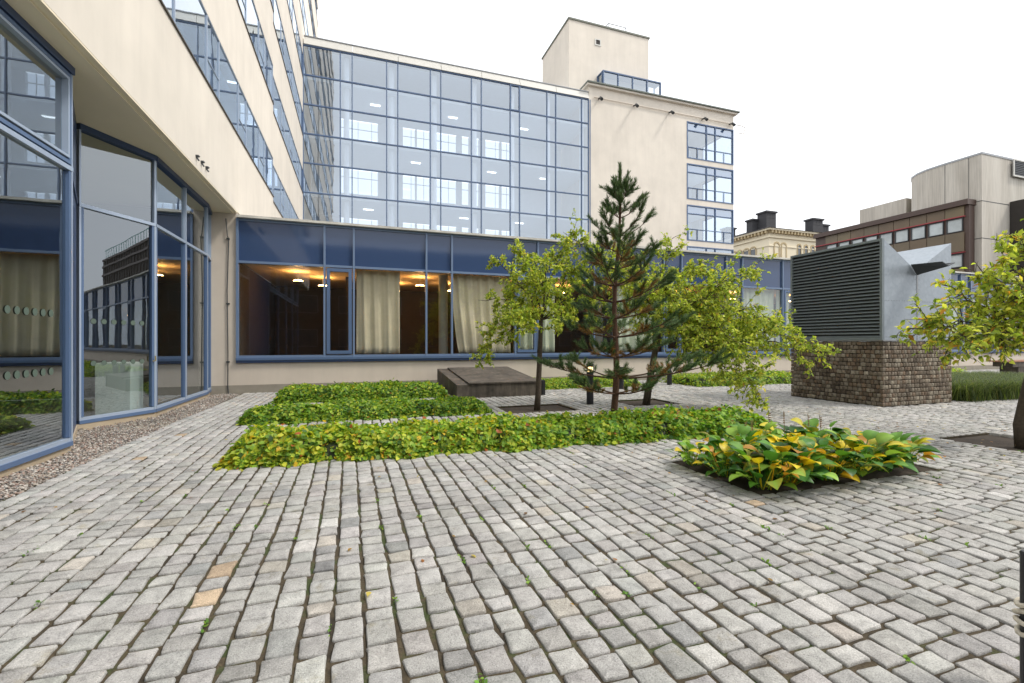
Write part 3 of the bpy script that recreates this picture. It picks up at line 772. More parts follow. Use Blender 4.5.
w = MB(); w.prism([((x-64.5)*1.012+64.5, (y-33)*1.012+33) for x, y in foot], 20.901, 21.1); w.build('coping', M['steel'], CT)
w = MB()
for z_ in (8.5, 12.2, 16.05): w.wbox((61, 28.8), (65.7, 28.8), z_, z_+.07, .0, .012); 
for z_ in (8.5, 12.2, 16.05): w.wbox((61, 32.2), (61, 28.8), z_, z_+.07, .0, .012)
for yy in (29.85, 31.9): w.wbox((61, yy+.04), (61, yy), 0, 20.88, .0, .014)
w.build('joint', M['darkmetal'], CT)
w = MB(); w.box(64.2, 37.5, 0, 70, 43, 19.3); w.build('rear_wall', M['concrete'], CT)
w = MB(); w.frame((65.9, 28.6), (69.5, 28.6), 19.1, 20.95, .15, 0, .1); o = w.build('roof_vent', M['panelw'], CT)
w = MB()
for i in range(8): w.wbox((66.05, 28.6), (69.35, 28.6), 19.3+i*.19, 19.4+i*.19, .0, .06)
w.wbox((66.05, 28.6), (69.35, 28.6), 19.25, 20.8, -.1, .0); w.build('louvre', M['darkmetal'], o)
DB = thing('dark_office', 'dark brown glazed block at the right edge with teal roof railing', 'building', (76, 30, 0))
w = MB(); w.box(65.75, 27.2, 0, 95, 28.75, 16.4); w.build('wall', M['dark'], DB)
w = MB()
for z_ in (13.4, 14.9, 16.1, 10.5): w.wbox((65.7, 27.2), (95, 27.2), z_, z_+.35, 0, .15)
x = 65.8
while x < 94: w.wbox((x, 27.2), (x+.15, 27.2), 0, 16.1, 0, .1); x += 1.6
w.build('frame', M['bronze2'], DB)
w = MB(); x = 66.0
while x < 94:
    w.wbox((x, 27.3), (x+.06, 27.3), 16.45, 17.9, 0, .06); x += 1.5
w.wbox((66, 27.3), (94, 27.3), 17.85, 17.92, 0, .06); w.wbox((66, 27.3), (94, 27.3), 16.5, 16.56, 0, .06); w.build('railing', M['teal'], DB)

# ------------------------------------------------------------------ unseen: dark wing added for the windows to mirror, and picket fence they reflect
RB = thing('reflection_wing', 'unseen dark brown brick wing added behind the viewpoint for the windows to reflect', 'building', (15, -20, 0))
w = MB(); w.box(-13, -30, 0, 48, -19, 11.0); w.build('wall', simple('dark_brown_brick', (.085, .06, .042), .85, var=.2), RB)
w = MB(); w.box(-13.2, -30, 11.001, 48.2, -18.8, 11.3); w.build('coping', M['steel'], RB)
for fl in (1.0, 4.4, 7.8):
    for i in range(14):
        x = -10+i*4.1; w = MB(); w.frame((x+2.2, -19), (x, -19), fl, fl+1.8, .08, 0, .06); o = w.build('window', M['steel'], RB)
        p = MB(); p.quad((x+2.15, -19), (x+.05, -19), fl+.05, fl+1.75, .03); p.build('pane', M['darkmetal'], o)
FE = thing('picket_fence', 'black metal picket fence behind the viewpoint', 'fence', (15, -9, 0))
w = MB()
for zz in (.25, 1.25): w.box(-3, -9.02, zz, 40, -8.98, zz+.04)
x = -3
while x < 40: w.box(x, -9.012, .05, x+.02, -8.988, 1.45); x += .14
w.build('rail', M['black'], FE)

# ------------------------------------------------------------------ vent housing
VX0, VX1, VY0, VY1, VB, = 11.5, 14.0, 7.19, 9.54, 1.52
VH = thing('vent_housing', 'galvanised vent housing with black louvres on a brown sett plinth', 'vent housing', ((VX0+VX1)/2, (VY0+VY1)/2, 0))
core = MB(); core.box(VX0+.05, VY0+.05, -.07, VX1-.05, VY1-.05, VB-.01); co = core.build('sett_base', simple('dark_mortar', (.05, .042, .034), 1, bs=.6), VH)
def facestones(p0, d, L, H, m_, n_out):
    r = []; z = .0; cx, cz, a, b = [], [], [], []
    k = 0; rowh = H/15
    for r_ in range(15):
        x_ = random.uniform(-.05, 0)
        while x_ < L-.02:
            w_ = random.choice([.09, .1, .11, .12])*random.uniform(.95, 1.05)
            x1_ = min(x_+w_, L+.01); x0_ = max(x_, -.01)
            if x1_-x0_ > .04: cx.append((x0_+x1_)/2); cz.append((r_+.5)*rowh+random.uniform(-.003, .003)); a.append((x1_-x0_)/2-.0075); b.append(rowh/2-.007)
            x_ += w_
    n = len(cx); cx, cz, a, b = map(np.array, (cx, cz, a, b))
    c0 = np.array([(.19,.155,.115),(.24,.20,.15),(.14,.11,.08),(.30,.26,.20),(.20,.145,.10)])[rng.integers(0, 5, n)]*(1+rng.normal(0, .12, (n, 1)))
    V, F, Cc = stones(cx, cz, a, b, rng.normal(0, .02, n), 12, .0, np.clip(c0, .03, .5), hgt=.05, corner=4, jit=.07, dome=.02)
    d = np.array([d[0], d[1], 0.]); nn = np.array([d[1], -d[0], 0])
    V2 = np.array([p0[0], p0[1], 0.])+V[:, :1]*d+V[:, 1:2]*np.array([0, 0, 1.])+(V[:, 2:3])*nn
    return V2, F, Cc
parts = [facestones((VX0, VY0), (1, 0), VX1-VX0, VB, None, None), facestones((VX0, VY1), (0, -1), VY1-VY0, VB, None, None),
         facestones((VX1, VY0), (0, 1), VY1-VY0, VB, None, None), facestones((VX1, VY1), (-1, 0), VX1-VX0, VB, None, None)]
V, F, Cc = joinm(parts); np_mesh('sett_facing', V, F, M['sett'], Cc, parent=VH)
prof = [(VX0+.05, VB+.03), (VX1, VB+.03), (VX1, 3.96), (12.69, 3.2), (VX0+.05, 3.88)]
c_ = MB(); c_.extrude_y(prof, VY0+.01, VY1-.02); c_.build('casing', M['galv'], VH)
c_ = MB(); c_.box(VX0-.02, VY0-.02, VB+.0, VX1+.02, VY1+.02, VB+.028); c_.build('flashing', M['steel'], VH)
# seam lines and rivets on the front sheet
c_ = MB(); c_.wbox((12.70, VY0+.01), (12.74, VY0+.01), VB+.03, 3.15, 0, .006)
for i in range(26):
    x_ = VX0+.12+i*(VX1-VX0-.2)/25
    for z_ in (VB+.10, VB+.95): c_.box(x_-.006, VY0+.002, z_-.006, x_+.006, VY0+.01, z_+.006)
for i in range(14): z_ = VB+.15+i*.12; c_.box(12.78, VY0+.002, z_, 12.792, VY0+.01, z_+.012); c_.box(12.64, VY0+.002, z_, 12.652, VY0+.01, z_+.012)
c_.build('seam', M['steel'], VH)
c_ = MB(); c_.wbox((VX0+.045, VY1), (VX0+.045, VY0), VB+.03, 3.88, -.0, .004, 1)
c_.frame((VX0+.045, VY1), (VX0+.045, VY0), VB+.03, 3.90, .055, .005, .07, 0)
ns = 27; H_ = (3.88-.04-VB-.1)/ns
for i in range(ns):
    z_ = VB+.09+i*H_; ya, yb = VY0+.056, VY1-.056
    xa = VX0+.045-.008; xb = VX0+.045-.066
    c_.add([(xa, ya, z_+H_*.48), (xb, ya, z_+.0), (xb, ya, z_+.018), (xa, ya, z_+H_*.48+.012), (xa, yb, z_+H_*.48), (xb, yb, z_), (xb, yb, z_+.018), (xa, yb, z_+H_*.48+.012)],
           [(0,1,2,3),(7,6,5,4),(0,4,5,1),(1,5,6,2),(2,6,7,3)], 0)
c_.build('louvre', [M['slat'], M['black']], VH)
c_ = MB(); yo = VY0-.62
c_.add([(12.47, VY0, 3.33), (12.69, VY0, 3.10), (12.91, VY0, 3.33), (12.47, yo, 3.30), (12.69, yo, 3.22), (12.91, yo, 3.30),
        (12.47, VY0, 3.345), (12.69, VY0, 3.125), (12.91, VY0, 3.345), (12.47, yo, 3.315), (12.69, yo, 3.235), (12.91, yo, 3.315)],
       [(0,3,4,1),(1,4,5,2),(6,7,10,9),(7,8,11,10),(3,9,10,4),(4,10,11,5),(0,6,9,3),(2,5,11,8)])
c_.build('spout', M['darkmetal'], VH)

# ------------------------------------------------------------------ dark hatch by the wall
HX0, HX1, HY0, HY1 = 2.5, 4.95, 11.9, 15.0
Hh = thing('hatch', 'low dark stained concrete hatch with sloping lid between the ground cover and the wall', 'hatch', ((HX0+HX1)/2, 13, 0))
def hz(y): return .36+(y-HY0)/(HY1-HY0)*.26
w = MB(); w.add([(HX0, HY0, -.06), (HX1, HY0, -.06), (HX1, HY1, -.06), (HX0, HY1, -.06), (HX0, HY0, hz(HY0)), (HX1, HY0, hz(HY0)), (HX1, HY1, hz(HY1)), (HX0, HY1, hz(HY1))],
                [(0,3,2,1),(4,5,6,7),(0,1,5,4),(1,2,6,5),(2,3,7,6),(3,0,4,7)])
w.build('body', M['hatch'], Hh, bevel=.015)
w = MB(); a_, b_ = HX0+.32, HX1-.05
w.add([(a_, HY0-.03, hz(HY0)+.004), (b_, HY0-.03, hz(HY0)+.004), (b_, HY1-.1, hz(HY1)-.005), (a_, HY1-.1, hz(HY1)-.005), (a_, HY0-.03, hz(HY0)+.05), (b_, HY0-.03, hz(HY0)+.05), (b_, HY1-.1, hz(HY1)+.04), (a_, HY1-.1, hz(HY1)+.04)],
      [(0,3,2,1),(4,5,6,7),(0,1,5,4),(1,2,6,5),(2,3,7,6),(3,0,4,7)]); w.build('lid', M['hatch'], Hh, bevel=.008)
w = MB(); w.box(HX1+.001, HY0-.02, -.05, HX1+.09, HY0+.25, hz(HY0)+.06); w.build('post', M['black'], Hh)

# ------------------------------------------------------------------ bollard lights, bench, rope post
def bollard(x, y, h, label, lit):
    t = thing('bollard_light', label, 'bollard light', (x, y, 0), 'bollard lights in the courtyard')
    b_ = MB(); b_.tube([(x, y, -.05), (x, y, h*.80)], .085, 20); b_.build('post', M['black'], t, smooth=False)
    b_ = MB(); b_.tube([(x, y, h*.80), (x, y, h*.92)], .062, 20); b_.build('lamp', M['lamp_bollard'] if lit else M['steel'], t)
    b_ = MB(); b_.tube([(x, y, h*.92), (x, y, h)], .09, 20)
    for i in range(4):
        a = i*math.pi/2; b_.tube([(x+.075*math.cos(a), y+.075*math.sin(a), h*.79), (x+.075*math.cos(a), y+.075*math.sin(a), h*.93)], .008, 6)
    b_.build('cap', M['black'], t)
p = at(590, 404, 11.0); bollard(p[0], p[1], .98, 'black cylindrical bollard light glowing yellow just left of the pine trunk', True)
p = at(669.5, 384, 16.0); bollard(p[0], min(p[1], 14.2), .62, 'small black bollard light far off near the wall, right of the pine', False)
p = at(621, 388, 14.6); bollard(p[0], p[1], .70, 'black bollard light close to the wall, seen through the pine twigs', False)

bx, by = 27.6, 11.6
BN = thing('bench', 'wooden slatted bench on dark supports by the low wing', 'bench', (bx, by, 0))
for i in range(4):
    w = MB(); w.box(bx-2.0, by-.35+i*.18, .66, bx+2.6, by-.35+i*.18+.15, .71); w.build('slat', M['bench'], BN)
for xx in (bx-.9, bx+1.6):
    w = MB(); w.box(xx-.25, by-.3, -.05, xx+.25, by+.3, .45); w.box(xx-.7, by-.32, .45, xx+.7, by+.32, .657); w.build('leg', M['hatch'], BN)
for i in range(1):
    w = MB(); w.tube([(bx+1.55, by-.2, .7), (bx+1.35, by-.2, 1.35), (bx+1.30, by-.2, 1.42)], [.05, .05, .04], 8); w.tube([(bx+1.35, by-.2, 1.38), (bx+2.6, by-.2, 1.15)], .03, 8); w.build('armrest', simple('dark_red_paint', (.16, .03, .03), .4), BN)

p = at(1030, 600, 1.95); x, y = p[0], p[1]
RP = thing('post', 'black metal post at the right edge of the paving with pale rope round it', 'post', (x, y, 0))
w = MB(); w.tube([(x, y, -.07), (x, y, .59)], .03, 20); w.build('shaft', M['black'], RP)
w = MB(); w.tube([(x, y, .59), (x, y, .60)], [.032, .026], 20); w.build('cap', M['black'], RP)
w = MB(); pts = []
for i in range(120):
    a = i/120*2*math.pi*4; r = .040+.004*math.sin(a*2.3); pts.append((x+r*math.cos(a), y+r*math.sin(a), .24+.16*i/120+.01*math.sin(a*1.7)))
w.tube(pts, .010, 8); tag(w.build('rope', M['rope'], origin=(x, y, .3), smooth=True), 'pale twisted rope coiled round the black post at the right edge', 'rope')

# ------------------------------------------------------------------ foliage helpers
def unit(v): return v/(np.linalg.norm(v, axis=-1, keepdims=True)+1e-9)
LEAF_T = np.array([(0,0,0),(.32,-.30,.05),(.70,-.22,.03),(1,0,-.10),(.70,.22,.03),(.32,.30,.05),(.35,0,-.02),(.70,0,-.03)])
LEAF_F4 = np.array([(0,1,6,0)])
LEAF_Q = np.array([(1,2,7,6),(6,7,4,5)]); LEAF_3 = np.array([(0,1,6),(0,6,5),(2,3,7),(7,3,4)])
def leaves(P, D, Nn, size, cols, wide=1.0, curl=1.0):
    n = len(P); D = unit(D); B = unit(np.cross(Nn, D)); Nn = np.cross(D, B)
    T_ = LEAF_T*np.array([1, wide, curl])
    s = size[:, None, None]
    V = P[:, None]+s*(T_[None, :, :1]*D[:, None]+T_[None, :, 1:2]*B[:, None]+T_[None, :, 2:3]*Nn[:, None])
    off = (np.arange(n)*8)[:, None, None]
    return V.reshape(-1, 3), [(LEAF_3[None]+off).reshape(-1, 3), (LEAF_Q[None]+off).reshape(-1, 4)], np.repeat(cols, 8, 0)
def palette(n, cols, wts, var=.18):
    c = np.array(cols)[rng.choice(len(cols), n, p=np.array(wts)/sum(wts))]
    return np.clip(c*(1+rng.normal(0, var, (n, 1))), .004, .9)
def rnd(n): return unit(rng.standard_normal((n, 3)))

GREENS = [(.11,.23,.03),(.18,.32,.03),(.31,.43,.04),(.44,.48,.05),(.05,.12,.02),(.60,.42,.04),(.42,.12,.04)]
# ground cover beds
def bed(x0, y0, x1, y1, rotdeg, h, nl, size, label, wts, pal=GREENS, nm='ground_cover'):
    cx, cy = (x0+x1)/2, (y0+y1)/2; lx, ly = (x1-x0)/2, (y1-y0)/2; r = math.radians(rotdeg)
    ph = rng.uniform(0, 6, 8)
    def hgt(u, v):
        e = np.minimum(np.minimum(lx-np.abs(u), ly-np.abs(v)), .22)/.22
        e = np.clip(e, 0, 1)
        b_ = .80+.12*np.sin(u*2.3+ph[0])*np.sin(v*3.1+ph[1])+.09*np.sin(u*5.7+ph[2]+v*4)+.08*np.sin(u*13+v*9+ph[3])*np.sin(v*15-u*6)
        return h*b_*np.sqrt(e*(2-e)+.02)
    def edge(u, v): return 1
    nl = int(nl*1.15); u = rng.uniform(-lx, lx, nl); v_ = rng.uniform(-ly, ly, nl)
    ne = int(nl*.42); k = rng.integers(0, 4, ne)
    k = np.where(rng.random(ne) < .75, rng.integers(0, 2, ne)*0, k)   # more on the near long side
    su = rng.uniform(-lx, lx, ne); sv = rng.uniform(-ly, ly, ne); jj = rng.normal(.02, .04, ne)
    eu = np.where(k == 2, -lx+jj, np.where(k == 3, lx-jj, su)); ev = np.where(k == 0, -ly+jj, np.where(k == 1, ly-jj, sv))
    U = np.concatenate([u, eu]); Vv = np.concatenate([v_, ev]); n = len(U)
    zt = hgt(U, Vv)
    z = zt*np.where(np.arange(n) < nl, rng.uniform(.70, 1.15, n)+.12*(rng.random(n) < .04), rng.uniform(.1, 1.0, n))+.012
    wob = .05*np.sin(U*4+ph[4])+.045*np.sin(U*9.1+ph[5])+.02*np.sin(U*23+ph[6])
    Vw = Vv+wob*np.sign(Vv)*(np.abs(Vv) > ly*.6)
    X = cx+U*math.cos(r)-Vw*math.sin(r); Y = cy+U*math.sin(r)+Vw*math.cos(r)
    P = np.stack([X, Y, z], -1)
    ex = np.clip((np.abs(U)-(lx-.22))/.22, 0, 1)*np.sign(U); ey = np.clip((np.abs(Vv)-(ly-.22))/.22, 0, 1)*np.sign(Vv)
    side = np.stack([ex*math.cos(r)-ey*math.sin(r), ex*math.sin(r)+ey*math.cos(r), np.zeros(n)], -1)
    Nn = unit(np.array([0, 0, 1.0])+side*1.3+rnd(n)*.55)
    D = unit(side*.8+rnd(n)*.9+np.array([0, -.2, -.6]))
    cols = palette(n, pal, wts)
    if lx > 3.9: cols = cols*np.clip(1.12-.10*(U+lx)/lx, .8, 1.2)[:, None]*np.stack([1.12-.16*(U+lx)/lx, np.ones(n), np.ones(n)], -1)
    S1 = leaves(P, D, Nn, size*rng.uniform(.65, 1.25, n), cols, 1.25)
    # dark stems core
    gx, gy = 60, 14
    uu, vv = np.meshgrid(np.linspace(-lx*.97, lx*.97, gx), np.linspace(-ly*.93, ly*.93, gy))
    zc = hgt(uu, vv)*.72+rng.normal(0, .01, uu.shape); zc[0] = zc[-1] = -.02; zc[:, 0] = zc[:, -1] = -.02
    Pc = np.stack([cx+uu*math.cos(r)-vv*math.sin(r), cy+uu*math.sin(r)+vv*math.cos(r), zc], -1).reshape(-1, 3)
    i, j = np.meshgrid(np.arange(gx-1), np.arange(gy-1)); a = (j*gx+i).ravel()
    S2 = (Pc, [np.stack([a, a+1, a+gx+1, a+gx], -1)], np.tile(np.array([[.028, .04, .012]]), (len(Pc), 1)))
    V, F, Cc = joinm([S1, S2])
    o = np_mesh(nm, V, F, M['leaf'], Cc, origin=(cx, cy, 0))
    return tag(o, label, 'ground cover', kind='stuff')
bed(-1.5, 6.0, 6.62, 7.1, -3.6, .33, 14000, .075, 'long front strip of yellow green ground cover with red tinged leaves, pine rising from it', [4, 8, 10, 8, 2, 1.3, .5])
bed(-2.0, 9.3, 2.65, 10.4, -1, .27, 9500, .072, 'middle strip of mid green ground cover left of the slender tree', [8, 10, 7, 4, 3, .3, .1])
bed(-1.9, 12.3, 2.3, 14.0, 0, .34, 7500, .075, 'rear strip of green ground cover beside the dark hatch', [8, 10, 7, 4, 3, .3, .1])
bed(5.6, 13.3, 9.2, 15.0, 0, .25, 3500, .07, 'small strip of bright ground cover against the wall behind the pine', [3, 8, 9, 6, 2, .4, 0])
bed(10.8, 12.4, 16.4, 14.4, 0, .35, 4500, .075, 'strip of bright ground cover by the wall left of the vent housing', [3, 8, 9, 5, 2, .4, 0])
bed(17.5, 12.0, 24.5, 13.8, 0, .42, 4500, .085, 'bright lime ground cover right of the vent housing, before the bench', [1, 5, 11, 9, 1, .4, 0])

# ornamental grass
def grass(x0, y0, x1, y1, h, n, label, nm='ornamental_grass'):
    nt_ = n//40; cx = rng.uniform(x0, x1, nt_); cy = rng.uniform(y0, y1, nt_)
    ci = rng.integers(0, nt_, n); X = cx[ci]+rng.normal(0, .08, n); Y = cy[ci]+rng.normal(0, .08, n)
    a = rng.uniform(0, 6.28, n); L = h*rng.uniform(.6, 1.2, n); out = rng.uniform(.2, .9, n)*L
    d = np.stack([np.cos(a), np.sin(a), np.zeros(n)], -1); s_ = np.stack([-np.sin(a), np.cos(a), np.zeros(n)], -1)*.006
    rows = []
    for t in (0, .4, .75, 1.0):
        c = np.stack([X, Y, np.zeros(n)], -1)+d*(out*t**1.8)[:, None]+np.array([0, 0, 1])*(L*(t-.45*t**3))[:, None]
        w_ = 1-t*.85; rows += [c-s_*w_, c+s_*w_]
    V = np.stack(rows, 1); off = (np.arange(n)*8)[:, None, None]
    q = np.array([(0,1,3,2),(2,3,5,4),(4,5,7,6)])
    cols = palette(n, [(.09,.13,.035),(.14,.19,.05),(.05,.08,.025),(.22,.22,.09)], [5, 4, 5, 1.5])
    o = np_mesh(nm, V.reshape(-1, 3), [(q[None]+off).reshape(-1, 4)], M['leaf'], np.repeat(cols, 8, 0), origin=((x0+x1)/2, (y0+y1)/2, 0))
    return tag(o, label, 'grass', kind='stuff')
grass(14.5, 7.1, 20.5, 9.6, .8, 42000, 'clump of arching ornamental grass right of the vent housing')

# hostas
def hosta(x, y, r, nl, label, yel):
    t = []
    for i in range(nl):
        a = random.uniform(0, 6.283); lev = random.random()
        L = r*random.uniform(.36, .62); w_ = L*random.uniform(.30, .40)
        pet = r*random.uniform(.25, 1.0); tilt = .15+lev*.75
        N1 = 8; V = []
        d = np.array([math.cos(a), math.sin(a), 0]); s_ = np.array([-math.sin(a), math.cos(a), 0])
        tw = random.uniform(-.4, .4); s2 = s_*math.cos(tw)+np.array([0, 0, 1])*math.sin(tw)
        b0 = np.array([x, y, .02])+d*.05+s_*random.uniform(-.05, .05)
        p = b0.copy(); ang = tilt+.45; mid = []
        # petiole then blade bending down
        for k in range(3): p = p+(d*math.cos(ang)+np.array([0, 0, 1])*math.sin(ang))*pet/3; ang -= .05
        blade0 = p.copy()
        for k in range(N1+1):
            mid.append(p.copy()); p = p+(d*math.cos(ang)+np.array([0, 0, 1])*math.sin(ang))*L/N1; ang -= random.uniform(.12, .24)
        for k, q in enumerate(mid):
            u = k/N1; ww = w_*(math.sin(math.pi*min(1, u**.72))**.85+.02) if u < 1 else .002
            for e, up in ((-1, .22), (-.5, .05), (0, -.02), (.5, .05), (1, .22)):
                V.append(q+s2*ww*e+np.array([0, 0, 1])*ww*up*(.6))
        F = [(k*5+j, k*5+j+1, (k+1)*5+j+1, (k+1)*5+j) for k in range(N1) for j in range(4)]
        V = np.array(V)
        V[:, 2] = np.maximum(V[:, 2], .01+rng.uniform(0, .01, len(V)))
        rr = random.random()
        if rr < yel: base = np.array(random.choice([(.68,.52,.012),(.74,.58,.02),(.62,.36,.012),(.55,.50,.03),(.42,.18,.015),(.72,.56,.015)]))
        else: base = np.array(random.choice([(.035,.11,.018),(.06,.18,.025),(.09,.24,.025),(.14,.30,.04),(.24,.40,.05)]))
        cv = np.tile(base, (len(V), 1))
        if rr < yel+.15:
            edge = np.array([abs((j % 5)-2)/2 for j in range(len(V))])[:, None]; tipc = np.array([.55, .38, .04]); cv = cv*(1-edge*.5)+tipc*edge*.5
        vein = np.array([1.15 if j % 5 == 2 else 1.0 for j in range(len(V))])[:, None]
        cv = cv*vein*random.uniform(.85, 1.15)
        Pb = np.array([b0-s_*.006, b0+s_*.006, blade0+s_*.006, blade0-s_*.006])
        V = np.concatenate([V, Pb]); m_ = len(V)
        cv = np.concatenate([cv, np.tile(base*.8, (4, 1))])
        F.append((m_-4, m_-3, m_-2, m_-1)); t.append((V, [np.array(F)], cv))
    V, F, Cc = joinm(t)
    o = np_mesh('hosta_plant', V, F, M['hosta'], np.clip(Cc, 0, 1), origin=(x, y, 0), smooth=True)
    return tag(o, label, 'plant', 'hosta plants in the paved bed')
M['hosta'] = attr_mat('hosta_leaf', .42, transl=.25, spec=.28)
hs = [(3.84, 4.50, .24, 30, .06, 'small fine green plant at the far left corner of the hosta bed'),
      (3.86, 4.02, .27, 36, .10, 'low dark green hosta midway along the left edge of its bed'),
      (3.90, 3.54, .36, 36, .25, 'low green hosta at the nearest corner of its bed'),
      (4.28, 4.30, .36, 42, .18, 'hosta with dark green and some yellow leaves at the back left of its bed'),
      (4.28, 3.57, .38, 44, .32, 'hosta with drooping yellow leaves low at the near left edge of the bed'),
      (4.72, 4.42, .36, 42, .22, 'green hosta at the back of the bed with a few orange leaves'),
      (4.70, 3.88, .38, 44, .30, 'tall hosta with mixed yellow and green leaves left of the bed centre'),
      (4.80, 3.55, .38, 44, .45, 'hosta with many yellow leaves at the near middle of the bed'),
      (5.22, 4.28, .38, 44, .26, 'hosta with a big bright yellow leaf at the centre of the bed'),
      (5.28, 3.56, .38, 44, .24, 'green hosta at the near edge right of the bed centre'),
      (5.70, 4.34, .38, 42, .10, 'dark green hosta with broad leaves at the back right of the bed'),
      (5.74, 3.58, .35, 42, .16, 'glossy green hosta on the near edge toward the right end'),
      (6.12, 3.66, .34, 42, .30, 'hosta with yellow edged leaves near the right end of the bed'),
      (6.36, 4.20, .28, 34, .65, 'small withering orange and yellow hosta at the far right end of the bed')]
for (x, y, r, nl, yel, lab) in hs: hosta(x, y, r*1.05, int(nl*1.6), lab, yel)
for i, (x, y) in enumerate([(4.55, 4.4), (4.75, 4.5), (5.0, 4.45), (5.3, 4.5), (5.55, 4.35), (5.9, 4.45)]):
    w = MB(); hh = random.uniform(.5, .64); w.tube([(x, y, 0), (x+.01, y, hh*.5), (x+random.uniform(-.03, .03), y, hh)], [.005, .004, .003], 5)
    for k in range(6): w.box(x-.012, y-.006, hh-.16+k*.025, x+.01, y+.006, hh-.15+k*.025)
    tag(w.build('flower_stalk', simple('dry_stalk', (.22, .13, .06), .9) if i == 0 else bpy.data.materials['dry_stalk'], origin=(x, y, 0)), 'thin dry brown flower stalk sticking up from the hosta bed, %s from the left' % ORD[i], 'stalk', 'dry flower stalks of the hosta bed')
g = MB(); g.box(3.66, 3.47, -.074, 6.51, 4.77, -.02); tag(g.build('bed_soil', M['soil']), kind='structure')
for (a0, b0, a1, b1, k_) in PITS[:3]:
    g = MB(); g.box(a0+.01, b0+.01, -.0745, a1-.01, b1-.01, -.045); tag(g.build('pit_soil', M['soil']), kind='structure')

# ------------------------------------------------------------------ trees
def bez(a, b, c, n):
    t = np.linspace(0, 1, n)[:, None]; return (1-t)**2*a+2*t*(1-t)*b+t*t*c
def leafy_tree(name, label, group, trunk, trad, limbs, nleaf, size, wts, pal, twigs=9, twl=.45, droop=.0, spread=1.0, lift=.25):
    t = thing(name, label, 'tree', tuple(trunk[0]), group)
    tr = MB(); tr.tube(trunk, trad, 10)
    fork = np.array(trunk[-1]); pts = []; wt = []
    tb = MB()
    for (e, r0) in limbs:
        e = np.array(e, float); d = e-fork; L = np.linalg.norm(d)
        c = fork+d*.45+np.array([0, 0, L*lift])+rng.normal(0, .06*L, 3)
        path = bez(fork-np.array([0, 0, .05]), c, e, 9); path[1:-1] += rng.normal(0, .02*L, (7, 3))
        tb.tube(path, list(np.linspace(r0*.75, .004, 9)), 6)
        nt_ = int(twigs*L/1.2)+4
        for k in range(nt_):
            u = rng.uniform(.25, 1.0); i = min(int(u*8), 7); p = path[i]+(path[i+1]-path[i])*(u*8-i)
            ax = unit(path[i+1]-path[i]); dd = unit(ax*.55+rnd(1)[0]*.9*spread+np.array([0, 0, .08-droop]))
            l = twl*rng.uniform(.5, 1.2)*(1.1-.35*u); q = p+dd*l; m_ = (p+q)/2+rnd(1)[0]*.04+np.array([0, 0, .03])
            pp = bez(p, m_, q+np.array([0, 0, -.06*droop]), 5); tb.tube(pp, [.007, .006, .005, .004, .003], 4)
            pts.append(pp)
            for z_ in range(3):
                u2 = rng.uniform(.3, 1); p2 = p+(q-p)*u2; d2 = unit(dd+rnd(1)[0]*1.0); q2 = p2+d2*l*.5
                pp2 = bez(p2, (p2+q2)/2+rnd(1)[0]*.02, q2, 4); tb.tube(pp2, [.004, .003, .003, .002], 3); pts.append(pp2)
    tr.build('trunk', M['bark'], t, smooth=True)
    tb.build('limb', M['bark'], t, smooth=True)
    n = nleaf; wi = rng.integers(0, len(pts), n); u = rng.uniform(.1, 1.0, n)
    P = []; A = []
    for i in range(n):
        pp = pts[wi[i]]; f = u[i]*(len(pp)-1); k = min(int(f), len(pp)-2)
        P.append(pp[k]+(pp[k+1]-pp[k])*(f-k)); A.append(pp[k+1]-pp[k])
    P = np.array(P); A = unit(np.array(A))
    D = unit(A*.5+rnd(n)*.9+np.array([0, 0, -.25])); P = P+rnd(n)*.015
    Nn = unit(np.array([0, 0, .9])+rnd(n)*.8)
    V, F, Cc = leaves(P, D, Nn, size*rng.uniform(.6, 1.25, n), palette(n, pal, wts), .85, 1.6)
    np_mesh('crown', V, F, M['leaf'], Cc, parent=t)
    return t
TP = [(.27,.37,.05),(.40,.48,.07),(.55,.58,.11),(.15,.23,.035),(.68,.55,.08),(.60,.28,.05)]
Zt = 10.3
trunk = [at(537, 409.5, Zt), at(538, 395, Zt), at(540, 350, Zt), at(541, 318, Zt)]; trunk[0][2] = -.06
limbs = [(at(486, 334, 9.9), .03), (at(498, 262, 10.0), .035), (at(478, 300, 10.9), .03), (at(520, 250, 10.9), .035), (at(545, 262, 9.6), .035), (at(562, 252, 10.5), .03), (at(588, 292, 10.2), .03), (at(568, 322, 9.5), .025), (at(510, 318, 9.2), .025), (at(590, 262, 11.2), .03), (at(535, 290, 11.4), .03), (at(530, 330, 9.3), .02), (at(482, 355, 9.8), .02), (at(600, 318, 10.7), .02)]
leafy_tree('young_tree', 'slender young tree with sparse yellow green crown in a square pit, left of the pine', 'small deciduous trees', trunk, [.075, .065, .055, .05], limbs, 11500, .08, [7, 10, 8, 3, .8, .15], TP, twigs=12, twl=.42)
Zt = 11.2
trunk = [at(646, 403, Zt), at(649, 385, Zt), at(655, 352, Zt), at(660, 325, Zt)]; trunk[0][2] = -.06
limbs = [(at(563, 232, 10.6), .035), (at(600, 262, 10.5), .03), (at(625, 243, 11.5), .03), (at(672, 238, 11.4), .035), (at(700, 262, 10.4), .035), (at(752, 268, 10.4), .03), (at(725, 285, 9.7), .03), (at(768, 318, 9.6), .03), (at(828, 352, 9.2), .03), (at(795, 338, 9.8), .025), (at(742, 345, 9.2), .025), (at(715, 362, 9.4), .02), (at(765, 372, 9.0), .02), (at(690, 300, 9.5), .03), (at(640, 290, 10.2), .03), (at(700, 330, 10.4), .03), (at(610, 310, 11.0), .02), (at(765, 405, 8.8), .012), (at(730, 310, 10.6), .03), (at(676, 275, 10.2), .03), (at(780, 330, 10.3), .02)]
